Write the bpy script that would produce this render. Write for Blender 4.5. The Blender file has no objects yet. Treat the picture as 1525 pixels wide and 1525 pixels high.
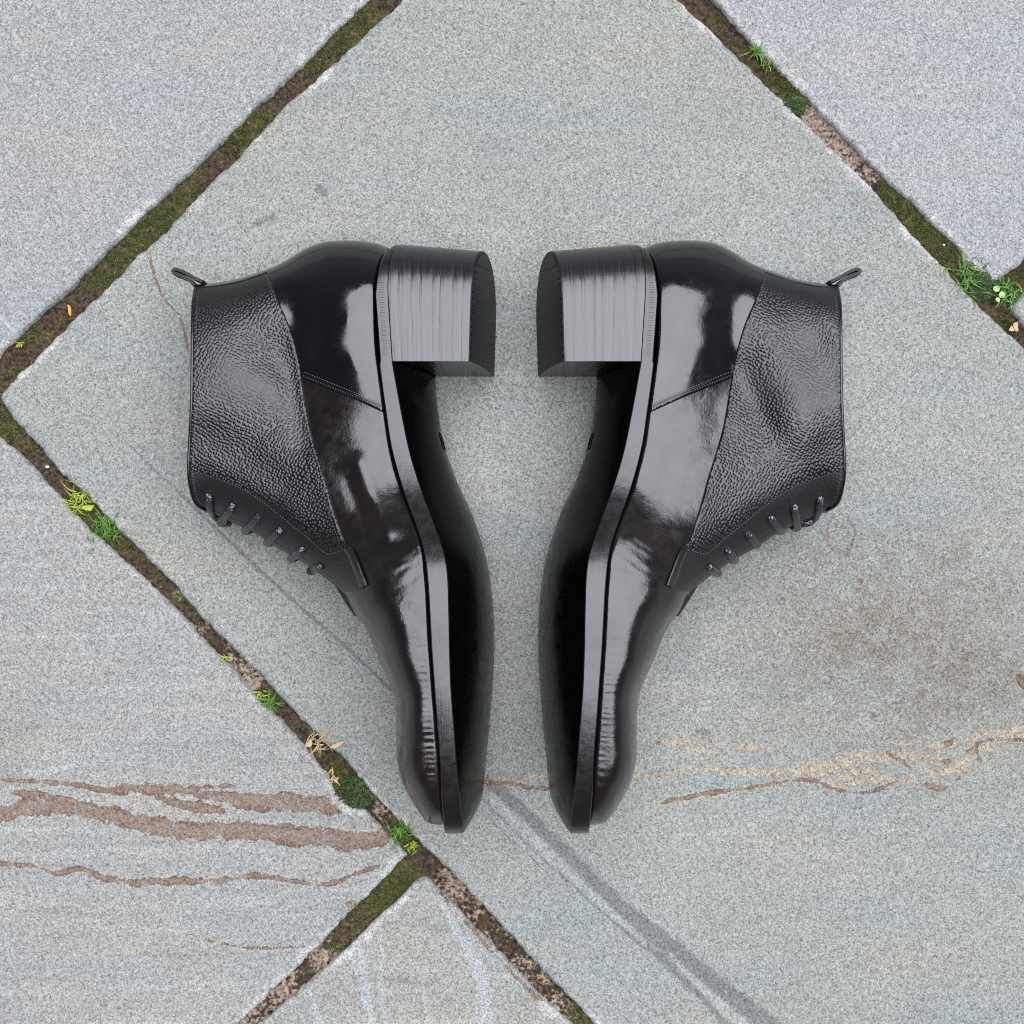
import bpy, math, random
import numpy as np
from mathutils import Vector
from mathutils.geometry import delaunay_2d_cdt
from mathutils.kdtree import KDTree

# ------------------------------------------------------------------ camera, world, sun, exposure
S = 0.37e-3            # metres on the ground per photograph pixel
H = 0.65               # camera height above the paving
C0 = 762.5
scene = bpy.context.scene
COL = scene.collection

cam_data = bpy.data.cameras.new('camera')
cam = bpy.data.objects.new('camera', cam_data)
COL.objects.link(cam)
cam.location = (0, 0, H)
cam.rotation_euler = (0, 0, 0)
cam_data.sensor_fit = 'HORIZONTAL'
cam_data.angle = 2 * math.atan(C0 * S / H)
cam_data.clip_start = 0.01
cam_data.clip_end = 200
scene.camera = cam

SUN_ELEV = math.radians(74)
SUN_AZ = math.radians(42)          # clockwise from +Y (towards +X)
world = bpy.data.worlds.new('World')
scene.world = world
world.use_nodes = True
wn = world.node_tree
sky = wn.nodes.new('ShaderNodeTexSky')
sky.sky_type = 'NISHITA'
sky.sun_disc = False
sky.sun_elevation = SUN_ELEV
sky.sun_rotation = SUN_AZ
sky.air_density = 0.45
sky.dust_density = 1.0
sky.ozone_density = 1.0
bg = wn.nodes['Background']
bg.inputs['Strength'].default_value = 0.05
hsv = wn.nodes.new('ShaderNodeHueSaturation')       # thin overcast: the sky's blue is mostly washed out
hsv.inputs['Saturation'].default_value = 0.3
wn.links.new(sky.outputs['Color'], hsv.inputs['Color'])
wn.links.new(hsv.outputs['Color'], bg.inputs['Color'])

sun_data = bpy.data.lights.new('sun', 'SUN')
sun_data.energy = 5.0
sun_data.angle = math.radians(76)
sun_data.color = (0.905, 0.925, 1.0)
sun = bpy.data.objects.new('sun', sun_data)
COL.objects.link(sun)
sdir = Vector((math.sin(SUN_AZ) * math.cos(SUN_ELEV), math.cos(SUN_AZ) * math.cos(SUN_ELEV), math.sin(SUN_ELEV)))
sun.rotation_euler = sdir.to_track_quat('Z', 'Y').to_euler()
sun.location = sdir * 3

scene.view_settings.view_transform = 'Standard'
scene.view_settings.look = 'None'
scene.view_settings.exposure = 0.48
scene.view_settings.gamma = 1.0
scene.view_settings.use_curve_mapping = False
scene.cycles.max_bounces = 6
scene.cycles.use_denoising = False
scene.cycles.filter_width = 1.1

rng = np.random.default_rng(7)
random.seed(7)

# ------------------------------------------------------------------ helpers
def unp(px, py, z):
    """photograph pixel at height z (m) -> world x, y"""
    k = S * (1 - np.asarray(z) / H)
    return (np.asarray(px, float) - C0) * k, (C0 - np.asarray(py, float)) * k

def catmull(pts, step=3.0, closed=False):
    p = np.asarray(pts, float)
    n = len(p)
    out = []
    segs = n if closed else n - 1
    for i in range(segs):
        if closed:
            a, b, c, d = p[(i - 1) % n], p[i], p[(i + 1) % n], p[(i + 2) % n]
        else:
            b, c = p[i], p[i + 1]
            a = p[i - 1] if i > 0 else 2 * b - c
            d = p[i + 2] if i + 2 < n else 2 * c - b
        L = np.linalg.norm((c - b)[:2])
        k = max(1, int(round(L / step)))
        for j in range(k):
            t = j / k
            out.append(0.5 * ((2 * b) + (-a + c) * t + (2 * a - 5 * b + 4 * c - d) * t * t + (-a + 3 * b - 3 * c + d) * t ** 3))
    if not closed:
        out.append(p[-1])
    return np.array(out)

def resample(poly, step):
    p = np.asarray(poly, float)
    seg = np.linalg.norm(np.diff(p[:, :2], axis=0), axis=1)
    s = np.concatenate([[0], np.cumsum(seg)])
    n = max(2, int(round(s[-1] / step)) + 1)
    t = np.linspace(0, s[-1], n)
    return np.stack([np.interp(t, s, p[:, k]) for k in range(p.shape[1])], 1)

def dist_poly(q, poly, extra=None):
    """distance of points q (N,2) to polyline; optionally interpolate a value along it"""
    q = np.asarray(q, float)
    best = np.full(len(q), 1e9)
    val = np.zeros(len(q))
    along = np.zeros(len(q))
    p = np.asarray(poly, float)[:, :2]
    s = 0.0
    for i in range(len(p) - 1):
        a, b = p[i], p[i + 1]
        ab = b - a
        l2 = max(ab @ ab, 1e-9)
        t = np.clip(((q - a) @ ab) / l2, 0, 1)
        d = np.hypot(q[:, 0] - a[0] - t * ab[0], q[:, 1] - a[1] - t * ab[1])
        m = d < best
        best[m] = d[m]
        along[m] = s + t[m] * math.sqrt(l2)
        if extra is not None:
            val[m] = extra[i] + (extra[i + 1] - extra[i]) * t[m]
        s += math.sqrt(l2)
    return best, val, along

def inside(q, poly):
    q = np.asarray(q, float)
    p = np.asarray(poly, float)
    r = np.zeros(len(q), bool)
    j = len(p) - 1
    for i in range(len(p)):
        xi, yi = p[i]; xj, yj = p[j]
        if yi != yj:
            c = ((yi > q[:, 1]) != (yj > q[:, 1])) & (q[:, 0] < (xj - xi) * (q[:, 1] - yi) / (yj - yi) + xi)
            r ^= c
        j = i
    return r

class TPS:
    def __init__(self, pts, vals, lam=1e-3):
        p = np.asarray(pts, float) / 500.0
        n = len(p)
        K = self.k(p, p) + lam * np.eye(n)
        Pm = np.hstack([np.ones((n, 1)), p])
        A = np.zeros((n + 3, n + 3))
        A[:n, :n] = K; A[:n, n:] = Pm; A[n:, :n] = Pm.T
        self.w = np.linalg.solve(A, np.concatenate([vals, np.zeros(3)]))
        self.p = p
    @staticmethod
    def k(a, b):
        r2 = ((a[:, None, :] - b[None, :, :]) ** 2).sum(-1)
        return 0.5 * r2 * np.log(r2 + 1e-12)
    def __call__(self, q):
        q = np.asarray(q, float) / 500.0
        n = len(self.p)
        return self.k(q, self.p) @ self.w[:n] + self.w[n] + q @ self.w[n + 1:]

def vnoise(q, scale, seed=0):
    """smooth value noise, q (N,2) in pixels, range about -1..1"""
    r = np.random.default_rng(seed)
    G = r.uniform(-1, 1, (256, 256))
    x = np.asarray(q, float) / scale + 1000.37
    i = np.floor(x).astype(int)
    f = x - i
    f = f * f * (3 - 2 * f)
    a = G[i[:, 0] % 256, i[:, 1] % 256]; b = G[(i[:, 0] + 1) % 256, i[:, 1] % 256]
    c = G[i[:, 0] % 256, (i[:, 1] + 1) % 256]; d = G[(i[:, 0] + 1) % 256, (i[:, 1] + 1) % 256]
    return (a * (1 - f[:, 0]) + b * f[:, 0]) * (1 - f[:, 1]) + (c * (1 - f[:, 0]) + d * f[:, 0]) * f[:, 1]

def mesh_obj(name, verts, faces, mat, parent=None, smooth=True, attrs=None):
    me = bpy.data.meshes.new(name)
    me.from_pydata([tuple(map(float, v)) for v in verts], [], [tuple(int(i) for i in f) for f in faces])
    me.validate()
    if attrs:
        for an, arr in attrs.items():
            a = me.color_attributes.new(an, 'FLOAT_COLOR', 'POINT')
            arr = np.asarray(arr, np.float32)
            if arr.shape[1] == 3:
                arr = np.hstack([arr, np.ones((len(arr), 1), np.float32)])
            a.data.foreach_set('color', arr.ravel())
    if smooth:
        me.polygons.foreach_set('use_smooth', [True] * len(me.polygons))
    me.materials.append(mat)
    me.update()
    o = bpy.data.objects.new(name, me)
    COL.objects.link(o)
    if parent is not None:
        o.parent = parent
    return o

def tag(o, label=None, cat=None, group=None, kind=None):
    if label: o['label'] = label
    if cat: o['category'] = cat
    if group: o['group'] = group
    if kind: o['kind'] = kind
    return o

# ------------------------------------------------------------------ materials
class NT:
    def __init__(self, name):
        self.m = bpy.data.materials.new(name)
        self.m.use_nodes = True
        self.t = self.m.node_tree
        self.b = self.t.nodes['Principled BSDF']
        self.tc = self.t.nodes.new('ShaderNodeTexCoord')
    def n(self, typ, **kw):
        nd = self.t.nodes.new(typ)
        for k, v in kw.items():
            setattr(nd, k, v)
        return nd
    def link(self, a, b):
        self.t.links.new(a, b)
    def put(self, sock, v):
        if isinstance(v, bpy.types.NodeSocket): self.link(v, sock)
        else: sock.default_value = v
    def mapping(self, scale=(1, 1, 1), rot=(0, 0, 0), vec=None):
        m = self.n('ShaderNodeMapping')
        m.inputs['Scale'].default_value = scale
        m.inputs['Rotation'].default_value = rot
        self.link(vec or self.tc.outputs['Object'], m.inputs['Vector'])
        return m.outputs['Vector']
    def noise(self, scale, detail=2, rough=0.5, vec=None, dist=0.0):
        nd = self.n('ShaderNodeTexNoise')
        nd.inputs['Scale'].default_value = scale
        nd.inputs['Detail'].default_value = detail
        nd.inputs['Roughness'].default_value = rough
        nd.inputs['Distortion'].default_value = dist
        self.link(vec or self.tc.outputs['Object'], nd.inputs['Vector'])
        return nd
    def vor(self, scale, feature='F1', vec=None, rnd=1.0, smooth=None):
        nd = self.n('ShaderNodeTexVoronoi', feature=feature)
        nd.inputs['Scale'].default_value = scale
        nd.inputs['Randomness'].default_value = rnd
        if smooth is not None and 'Smoothness' in nd.inputs:
            nd.inputs['Smoothness'].default_value = smooth
        self.link(vec or self.tc.outputs['Object'], nd.inputs['Vector'])
        return nd
    def math(self, op, a, b=0.0, c=None, clamp=False):
        nd = self.n('ShaderNodeMath', operation=op, use_clamp=clamp)
        self.put(nd.inputs[0], a); self.put(nd.inputs[1], b)
        if c is not None: self.put(nd.inputs[2], c)
        return nd.outputs[0]
    def remap(self, v, a, b, c=0.0, d=1.0, smooth=False):
        nd = self.n('ShaderNodeMapRange')
        nd.interpolation_type = 'SMOOTHSTEP' if smooth else 'LINEAR'
        self.put(nd.inputs['Value'], v)
        for k, x in zip(('From Min', 'From Max', 'To Min', 'To Max'), (a, b, c, d)):
            self.put(nd.inputs[k], x)
        return nd.outputs['Result']
    def mix(self, f, a, b, mode='MIX'):
        nd = self.n('ShaderNodeMix', data_type='RGBA', blend_type=mode)
        self.put(nd.inputs['Factor'], f)
        for s, v in ((nd.inputs[6], a), (nd.inputs[7], b)):
            if isinstance(v, bpy.types.NodeSocket): self.link(v, s)
            else: s.default_value = (*v, 1) if len(v) == 3 else v
        return nd.outputs[2]
    def attr(self, name):
        a = self.n('ShaderNodeVertexColor', layer_name=name)
        s = self.n('ShaderNodeSeparateColor')
        self.link(a.outputs['Color'], s.inputs['Color'])
        return s.outputs
    def bump(self, h, strength, dist, prev=None):
        b = self.n('ShaderNodeBump')
        b.inputs['Strength'].default_value = strength
        b.inputs['Distance'].default_value = dist
        self.put(b.inputs['Height'], h)
        if prev is not None: self.link(prev, b.inputs['Normal'])
        return b.outputs['Normal']
    def set(self, color=None, rough=None, ior=None, spec=None, normal=None, coat=None, coat_rough=None):
        for k, v in (('Base Color', color), ('Roughness', rough), ('IOR', ior), ('Specular IOR Level', spec),
                     ('Normal', normal), ('Coat Weight', coat), ('Coat Roughness', coat_rough)):
            if v is None: continue
            s = self.b.inputs[k]
            if isinstance(v, bpy.types.NodeSocket): self.link(v, s)
            elif k == 'Base Color': s.default_value = (*v, 1)
            else: s.default_value = v
        return self.m

def stone_material(name, base, tint, cloud=0.5, layers=0.15, band_rot=0.0):
    t = NT(name)
    # large soft clouding of the stone's own colour
    big = t.noise(9, 3, 0.6)
    mid = t.noise(55, 3, 0.6)
    col = t.mix(t.remap(big.outputs['Fac'], 0.35, 0.65), base, tint)
    col = t.mix(t.remap(mid.outputs['Fac'], 0.35, 0.7, 0, 0.35), col, tuple(c * 0.84 for c in base))
    # the stone's own drift between bluish, greenish and tan, drawn out along the bedding
    bed = t.noise(1.0, 4, 0.6, vec=t.mapping((7, 26, 7), (0, 0, band_rot)))
    col = t.mix(t.remap(bed.outputs['Fac'], 0.52, 0.72, 0, cloud), col, (base[0] * 0.80, base[1] * 0.93, base[2] * 1.03))
    col = t.mix(t.remap(bed.outputs['Fac'], 0.48, 0.30, 0, cloud), col, (base[0] * 1.12, base[1] * 1.03, base[2] * 0.90))
    lay = t.noise(1.0, 3, 0.5, vec=t.mapping((9, 150, 9), (0, 0, band_rot)), dist=0.4)
    col = t.mix(t.remap(lay.outputs['Fac'], 0.55, 0.72, 0, layers), col, tuple(c * 1.30 for c in base))
    col = t.mix(t.remap(lay.outputs['Fac'], 0.43, 0.30, 0, layers), col, tuple(c * 0.66 for c in base))
    m1 = t.attr('stain_a'); m2 = t.attr('stain_b')
    brk = t.noise(420, 4, 0.7)
    brk2 = t.noise(95, 4, 0.65)
    rag = t.math('ADD', t.math('MULTIPLY', t.math('SUBTRACT', brk.outputs['Fac'], 0.5), 1.3),
                 t.math('MULTIPLY', t.math('SUBTRACT', brk2.outputs['Fac'], 0.5), 2.6))
    def mask(s, lo=0.35, hi=0.75, k=1.0, ragk=1.0):
        gate = t.remap(s, 0.02, 0.25, 0, ragk)
        v = t.math('ADD', s, t.math('MULTIPLY', rag, gate))
        return t.math('MULTIPLY', t.remap(v, lo, hi), k)
    # speckle: crystalline sandstone, light and dark grains
    turned = t.mapping((1, 1, 1), (0.6, 0.35, 0.9))
    sp = t.noise(1050, 3, 0.8, vec=turned)
    sp2 = t.noise(470, 3, 0.7, vec=turned, dist=0.3)
    g = t.math('ADD', t.math('MULTIPLY', sp.outputs['Fac'], 0.72), t.math('MULTIPLY', sp2.outputs['Fac'], 0.28))
    grain = t.remap(g, 0.37, 0.63, 0.32, 1.70)
    # warm ground-in dirt
    warmc = t.mix(brk.outputs['Fac'], (0.088, 0.075, 0.058), (0.205, 0.184, 0.150))
    col = t.mix(t.math('MULTIPLY', m2[2], t.remap(rag, -0.4, 0.4, 0.2, 1.0)), col, warmc)
    # beige vein
    veinc = t.mix(brk2.outputs['Fac'], (0.299, 0.224, 0.129), (0.365, 0.311, 0.216))
    col = t.mix(mask(m1[1], 0.4, 1.1, k=0.62), col, veinc)
    # dark streaks and light streaks of the bedding
    col = t.mix(mask(m1[2], 0.25, 0.7, 0.62, 0.45), col, (0.083, 0.084, 0.089))
    col = t.mix(mask(m2[0], 0.25, 0.75, 0.46, 0.5), col, (0.299, 0.332, 0.336))
    # iron bands: crisp cracked layers, darkest along their edges, thin pale border
    iv = t.math('ADD', m1[0], t.math('MULTIPLY', rag, t.remap(m1[0], 0.02, 0.25)))
    col = t.mix(t.math('MULTIPLY', t.remap(iv, 0.22, 0.36), 0.35), col, (0.34, 0.31, 0.27))
    core = t.math('ADD', t.remap(iv, 0.45, 1.0), t.math('MULTIPLY', t.math('SUBTRACT', brk.outputs['Fac'], 0.5), 2.4))
    ironc = t.mix(t.remap(core, 0.15, 0.85), (0.055, 0.030, 0.020), (0.155, 0.100, 0.070))
    col = t.mix(t.math('MULTIPLY', t.remap(iv, 0.40, 0.55), t.remap(brk2.outputs['Fac'], 0.35, 0.62, 0.55, 0.95)), col, ironc)
    # rusty cracks wandering inside the beige vein
    ck = t.noise(150, 3, 0.6, dist=0.8)
    crack = t.remap(t.math('ABSOLUTE', t.math('SUBTRACT', ck.outputs['Fac'], 0.5)), 0.0, 0.022, 1.0, 0.0)
    col = t.mix(t.math('MULTIPLY', crack, t.math('MULTIPLY', t.remap(m1[1], 0.15, 0.5), 0.75)), col, (0.16, 0.075, 0.035))
    ck2 = t.noise(210, 3, 0.6, dist=0.5)
    crack2 = t.remap(t.math('ABSOLUTE', t.math('SUBTRACT', ck2.outputs['Fac'], 0.46)), 0.0, 0.03, 1.0, 0.0)
    col = t.mix(t.math('MULTIPLY', crack2, t.math('MULTIPLY', m2[2], 0.9)), col, (0.10, 0.068, 0.042))
    # pale lime bloom along the arrises
    col = t.mix(mask(m2[1], 0.3, 0.9, 0.8), col, (0.382, 0.373, 0.349))
    gcol = t.n('ShaderNodeCombineColor')
    for i in range(3): t.link(grain, gcol.inputs[i])
    col = t.mix(1.0, col, gcol.outputs['Color'], 'MULTIPLY')
    # rare dark and rusty mineral spots
    v = t.vor(70)
    size = t.remap(t.noise(40, 1).outputs['Fac'], 0.52, 0.74, 0.0, 0.14)
    spot = t.math('LESS_THAN', t.math('ADD', v.outputs['Distance'], t.math('MULTIPLY', rag, 0.06)), size)
    col = t.mix(t.math('MULTIPLY', spot, 0.5), col, t.mix(brk2.outputs['Fac'], (0.12, 0.12, 0.13), (0.25, 0.15, 0.09)))
    nb = t.bump(g, 0.55, 0.0006)
    nb = t.bump(mid.outputs['Fac'], 0.35, 0.002, nb)
    return t.set(color=col, rough=0.8, spec=0.3, normal=nb)

def bed_material():
    t = NT('joint_fill')
    a = t.attr('fill')
    n1 = t.noise(430, 4, 0.7); n2 = t.noise(120, 3, 0.6); n3 = t.noise(1100, 2, 0.7)
    dirt = t.mix(t.remap(n1.outputs['Fac'], 0.38, 0.62), (0.018, 0.012, 0.008), (0.085, 0.058, 0.036))
    moss = t.mix(t.remap(n1.outputs['Fac'], 0.38, 0.62), (0.022, 0.026, 0.008), (0.10, 0.09, 0.032))
    mort = t.mix(t.remap(n1.outputs['Fac'], 0.38, 0.62), (0.12, 0.082, 0.058), (0.34, 0.265, 0.215))
    gate = t.math('ADD', a[0], t.math('MULTIPLY', t.math('SUBTRACT', n2.outputs['Fac'], 0.5), 2.0))
    col = t.mix(t.remap(gate, 0.35, 0.65), dirt, moss)
    gate2 = t.math('ADD', a[1], t.math('ADD', t.math('MULTIPLY', t.math('SUBTRACT', n2.outputs['Fac'], 0.5), 1.4), t.math('MULTIPLY', t.math('SUBTRACT', n1.outputs['Fac'], 0.5), 1.6)))
    col = t.mix(t.remap(gate2, 0.48, 0.72), col, mort)
    nb = t.bump(n1.outputs['Fac'], 0.9, 0.0018)
    nb = t.bump(n3.outputs['Fac'], 0.6, 0.0006, nb)
    return t.set(color=col, rough=0.95, spec=0.2, normal=nb)

def flat_material(name, c0, c1, rough=0.6, scale=300, spec=0.4):
    t = NT(name)
    n = t.noise(scale, 3, 0.6)
    col = t.mix(t.remap(n.outputs['Fac'], 0.35, 0.65), c0, c1)
    return t.set(color=col, rough=rough, spec=spec)

def leaf_material(name, c0, c1):
    t = NT(name)
    n = t.noise(260, 2, 0.6)
    oi = t.n('ShaderNodeNewGeometry')
    f = t.math('ADD', t.math('MULTIPLY', n.outputs['Fac'], 0.6), t.math('MULTIPLY', oi.outputs['Random Per Island'], 0.5))
    col = t.mix(t.remap(f, 0.25, 0.85), c0, c1)
    return t.set(color=col, rough=0.5, spec=0.4)

def patent_material(name, base, ior, rough, wav=0.25, grain=0.1, streak=0.0):
    """polished calf: dark dye under a waxed, slightly uneven gloss"""
    t = NT(name)
    n1 = t.noise(38, 3, 0.55)
    n2 = t.noise(900, 2, 0.6)
    n3 = t.noise(160, 3, 0.6, dist=0.6)
    col = t.mix(t.remap(n1.outputs['Fac'], 0.4, 0.7), base, tuple(c * 1.7 for c in base))
    r = t.remap(n3.outputs['Fac'], 0.35, 0.75, rough * 0.7, rough * 1.6)
    nb = t.bump(n1.outputs['Fac'], wav, 0.004)
    nb = t.bump(n3.outputs['Fac'], wav * 0.6, 0.0006, nb)
    nb = t.bump(n2.outputs['Fac'], grain, 0.00025, nb)
    return t.set(color=col, rough=r, ior=ior, normal=nb)

def grain_material():
    t = NT('pebbled_calf')
    wob = t.noise(60, 2, 0.5)
    vec = t.n('ShaderNodeVectorMath', operation='MULTIPLY_ADD')
    t.link(wob.outputs['Color'], vec.inputs[0])
    vec.inputs[1].default_value = (0.004, 0.004, 0.004)
    t.link(t.tc.outputs['Object'], vec.inputs[2])
    v = t.vor(610, 'F1', vec=t.mapping((1.0, 1.0, 0.0), (0, 0, 0.5), vec.outputs['Vector']), rnd=0.6)
    v.voronoi_dimensions = '2D'
    dome = t.remap(v.outputs['Distance'], 0.0, 0.62, 1.0, 0.0, smooth=True)
    a = t.attr('wear')                              # r: how strongly the grain is printed here
    n1 = t.noise(30, 3, 0.5)
    n2 = t.noise(1300, 2, 0.6)
    h = t.math('MULTIPLY', dome, t.remap(a[0], 0.1, 1, 0.12, 1.0))
    nb = t.bump(h, 1.0, 0.00027)
    nb = t.bump(n2.outputs['Fac'], 0.15, 0.0002, nb)
    nb = t.bump(n1.outputs['Fac'], 0.12, 0.003, nb)
    col = t.mix(dome, (0.0015, 0.0013, 0.0015), (0.0055, 0.005, 0.0052))
    r = t.remap(a[0], 0, 1, 0.50, 0.27)
    return t.set(color=col, rough=r, ior=1.58, normal=nb)

def heel_material():
    t = NT('stacked_heel')
    st = t.noise(1.0, 3, 0.7, vec=t.mapping((1500, 22, 22)))
    st2 = t.noise(1.0, 2, 0.6, vec=t.mapping((420, 12, 12)))
    n = t.noise(300, 3, 0.6)
    col = t.mix(st.outputs['Fac'], (0.003, 0.003, 0.004), (0.009, 0.008, 0.009))
    nb = t.bump(st.outputs['Fac'], 0.27, 0.0004)
    nb = t.bump(st2.outputs['Fac'], 0.26, 0.0008, nb)
    nb = t.bump(n.outputs['Fac'], 0.08, 0.0004, nb)
    r = t.remap(st.outputs['Fac'], 0.3, 0.7, 0.16, 0.38)
    return t.set(color=col, rough=r, ior=1.70, normal=nb)

def edge_material():
    t = NT('waxed_sole_edge')
    st = t.noise(1.0, 3, 0.7, vec=t.mapping((1300, 60, 60)))
    n = t.noise(220, 4, 0.65)
    col = t.mix(n.outputs['Fac'], (0.003, 0.0026, 0.003), (0.010, 0.0065, 0.0068))
    nb = t.bump(st.outputs['Fac'], 0.22, 0.0004)
    nb = t.bump(n.outputs['Fac'], 0.2, 0.0005, nb)
    return t.set(color=col, rough=t.remap(n.outputs['Fac'], 0.3, 0.7, 0.15, 0.30), ior=1.62, normal=nb)

def lace_material():
    t = NT('waxed_cord')
    w = t.n('ShaderNodeTexWave')
    w.inputs['Scale'].default_value = 420
    w.inputs['Distortion'].default_value = 2.0
    t.link(t.tc.outputs['Object'], w.inputs['Vector'])
    v = t.vor(900)
    nb = t.bump(v.outputs['Distance'], 0.8, 0.0006)
    return t.set(color=(0.009, 0.010, 0.014), rough=0.26, ior=1.8, normal=nb)

M = {
    'bed': bed_material(),
    'counter': patent_material('patent_calf', (0.0012, 0.0012, 0.0016), 1.64, 0.14, 0.09, 0.10),
    'vamp': patent_material('burnished_calf', (0.0042, 0.0026, 0.0026), 1.62, 0.21, 0.22, 0.34),
    'shaft': grain_material(),
    'heel': heel_material(),
    'edge': edge_material(),
    'outsole': patent_material('polished_outsole', (0.0012, 0.0012, 0.0012), 1.10, 0.20, 0.03, 0.06),
    'rubber': flat_material('top_lift_rubber', (0.005, 0.0055, 0.0055), (0.011, 0.012, 0.0115), 0.42, 500, 0.10),
    'lining': flat_material('lining', (0.006, 0.005, 0.005), (0.011, 0.010, 0.009), 0.6),
    'thread': flat_material('black_thread', (0.015, 0.0145, 0.017), (0.045, 0.043, 0.048), 0.4, 900, 0.7),
    'lace': lace_material(),
    'grass': leaf_material('fresh_grass', (0.03, 0.085, 0.012), (0.13, 0.27, 0.04)),
    'grass_yellow': leaf_material('yellow_green_grass', (0.12, 0.20, 0.02), (0.36, 0.42, 0.05)),
    'moss': leaf_material('moss_leaves', (0.022, 0.032, 0.008), (0.125, 0.135, 0.036)),
    'moss_dark': leaf_material('dark_moss_leaves', (0.015, 0.030, 0.006), (0.05, 0.09, 0.02)),
    'straw': leaf_material('dry_straw', (0.26, 0.17, 0.07), (0.50, 0.38, 0.22)),
    'clover': leaf_material('clover_leaf', (0.22, 0.42, 0.12), (0.34, 0.52, 0.20)),
    'orange': leaf_material('orange_leaf', (0.70, 0.17, 0.02), (0.85, 0.33, 0.05)),
    'crumb': leaf_material('soil_crumbs', (0.02, 0.014, 0.009), (0.20, 0.15, 0.11)),
    'pebble': flat_material('pale_grit', (0.60, 0.56, 0.50), (0.75, 0.72, 0.66), 0.6, 400),
}

# ------------------------------------------------------------------ paving: stone outlines in photograph pixels (ground plane)
F = 900   # how far the paving runs on beyond the frame, in pixels
A_up = [(545, 0), (417, 126), (330, 209), (252, 283), (190, 342), (126, 405), (60, 467), (0, 525)]
A_lo = [(600, 0), (531, 61), (425, 159), (372, 213), (326, 260), (236, 354), (157, 429), (80, 505), (12, 574), (-3, 592)]
B_up = [(14, 616), (52, 659), (89, 702), (126, 737), (168, 782), (218, 829), (262, 876), (300, 917), (359, 978), (418, 1039), (459, 1083), (512, 1133), (554, 1183), (595, 1224), (645, 1273), (711, 1341), (783, 1420), (884, 1523)]
B_lo = [(0, 652), (39, 688), (87, 740), (131, 787), (184, 837), (231, 879), (275, 924), (310, 962), (344, 996), (389, 1047), (424, 1083), (462, 1124), (486, 1152), (498, 1180), (520, 1202), (545, 1209), (563, 1228), (606, 1274)]
C_le = [(606, 1274), (530, 1351), (440, 1445), (357, 1523)]
C_ri = [(622, 1311), (552, 1380), (469, 1456), (390, 1523)]
S6_r = [(635, 1308), (689, 1362), (740, 1416), (801, 1481), (849, 1525)]
D_ri = [(1065, 0), (1114, 55), (1160, 102), (1203, 145), (1255, 196), (1320, 265), (1372, 313), (1405, 345), (1434, 375), (1440, 392), (1462, 404), (1482, 418)]
D_le = [(1008, 0), (1021, 10), (1083, 69), (1148, 131), (1193, 176), (1241, 224), (1296, 275), (1344, 331), (1385, 376), (1423, 417), (1482, 479), (1525, 516)]
E_up = [(1482, 418), (1500, 408), (1525, 389)]
E_lo = [(1508, 455), (1525, 436)]
def ext(p, q, L=F):
    d = np.array(q, float) - np.array(p, float)
    d /= np.linalg.norm(d)
    return tuple(np.array(q, float) + d * L)
STONES = {
    'upper_left': ([ext(A_up[-2], A_up[-1]), (-F, -F)] + [ext(A_up[1], A_up[0])] + A_up),
    'centre': ([(803, -203)] + D_le[1:] + [ext(D_le[-2], D_le[-1]), ext(B_up[-2], B_up[-1])] + B_up[::-1] + A_lo[::-1]),
    'upper_right': ([ext(D_ri[1], D_ri[0])] + D_ri + E_up[1:] + [ext(E_up[0], E_up[-1])]),
    'right_corner': (E_lo[::-1] + [(1512, 468), (1560, 520), (1525 + F, 520 + F), (1525 + F, 389 - F + 47)]),
    'lower_left': ([ext(B_lo[1], B_lo[0])] + B_lo + C_le[1:] + [ext(C_le[-2], C_le[-1])]),
    'bottom': (S6_r[::-1] + C_ri + [ext(C_ri[-2], C_ri[-1]), ext(S6_r[-2], S6_r[-1])]),
}

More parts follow.
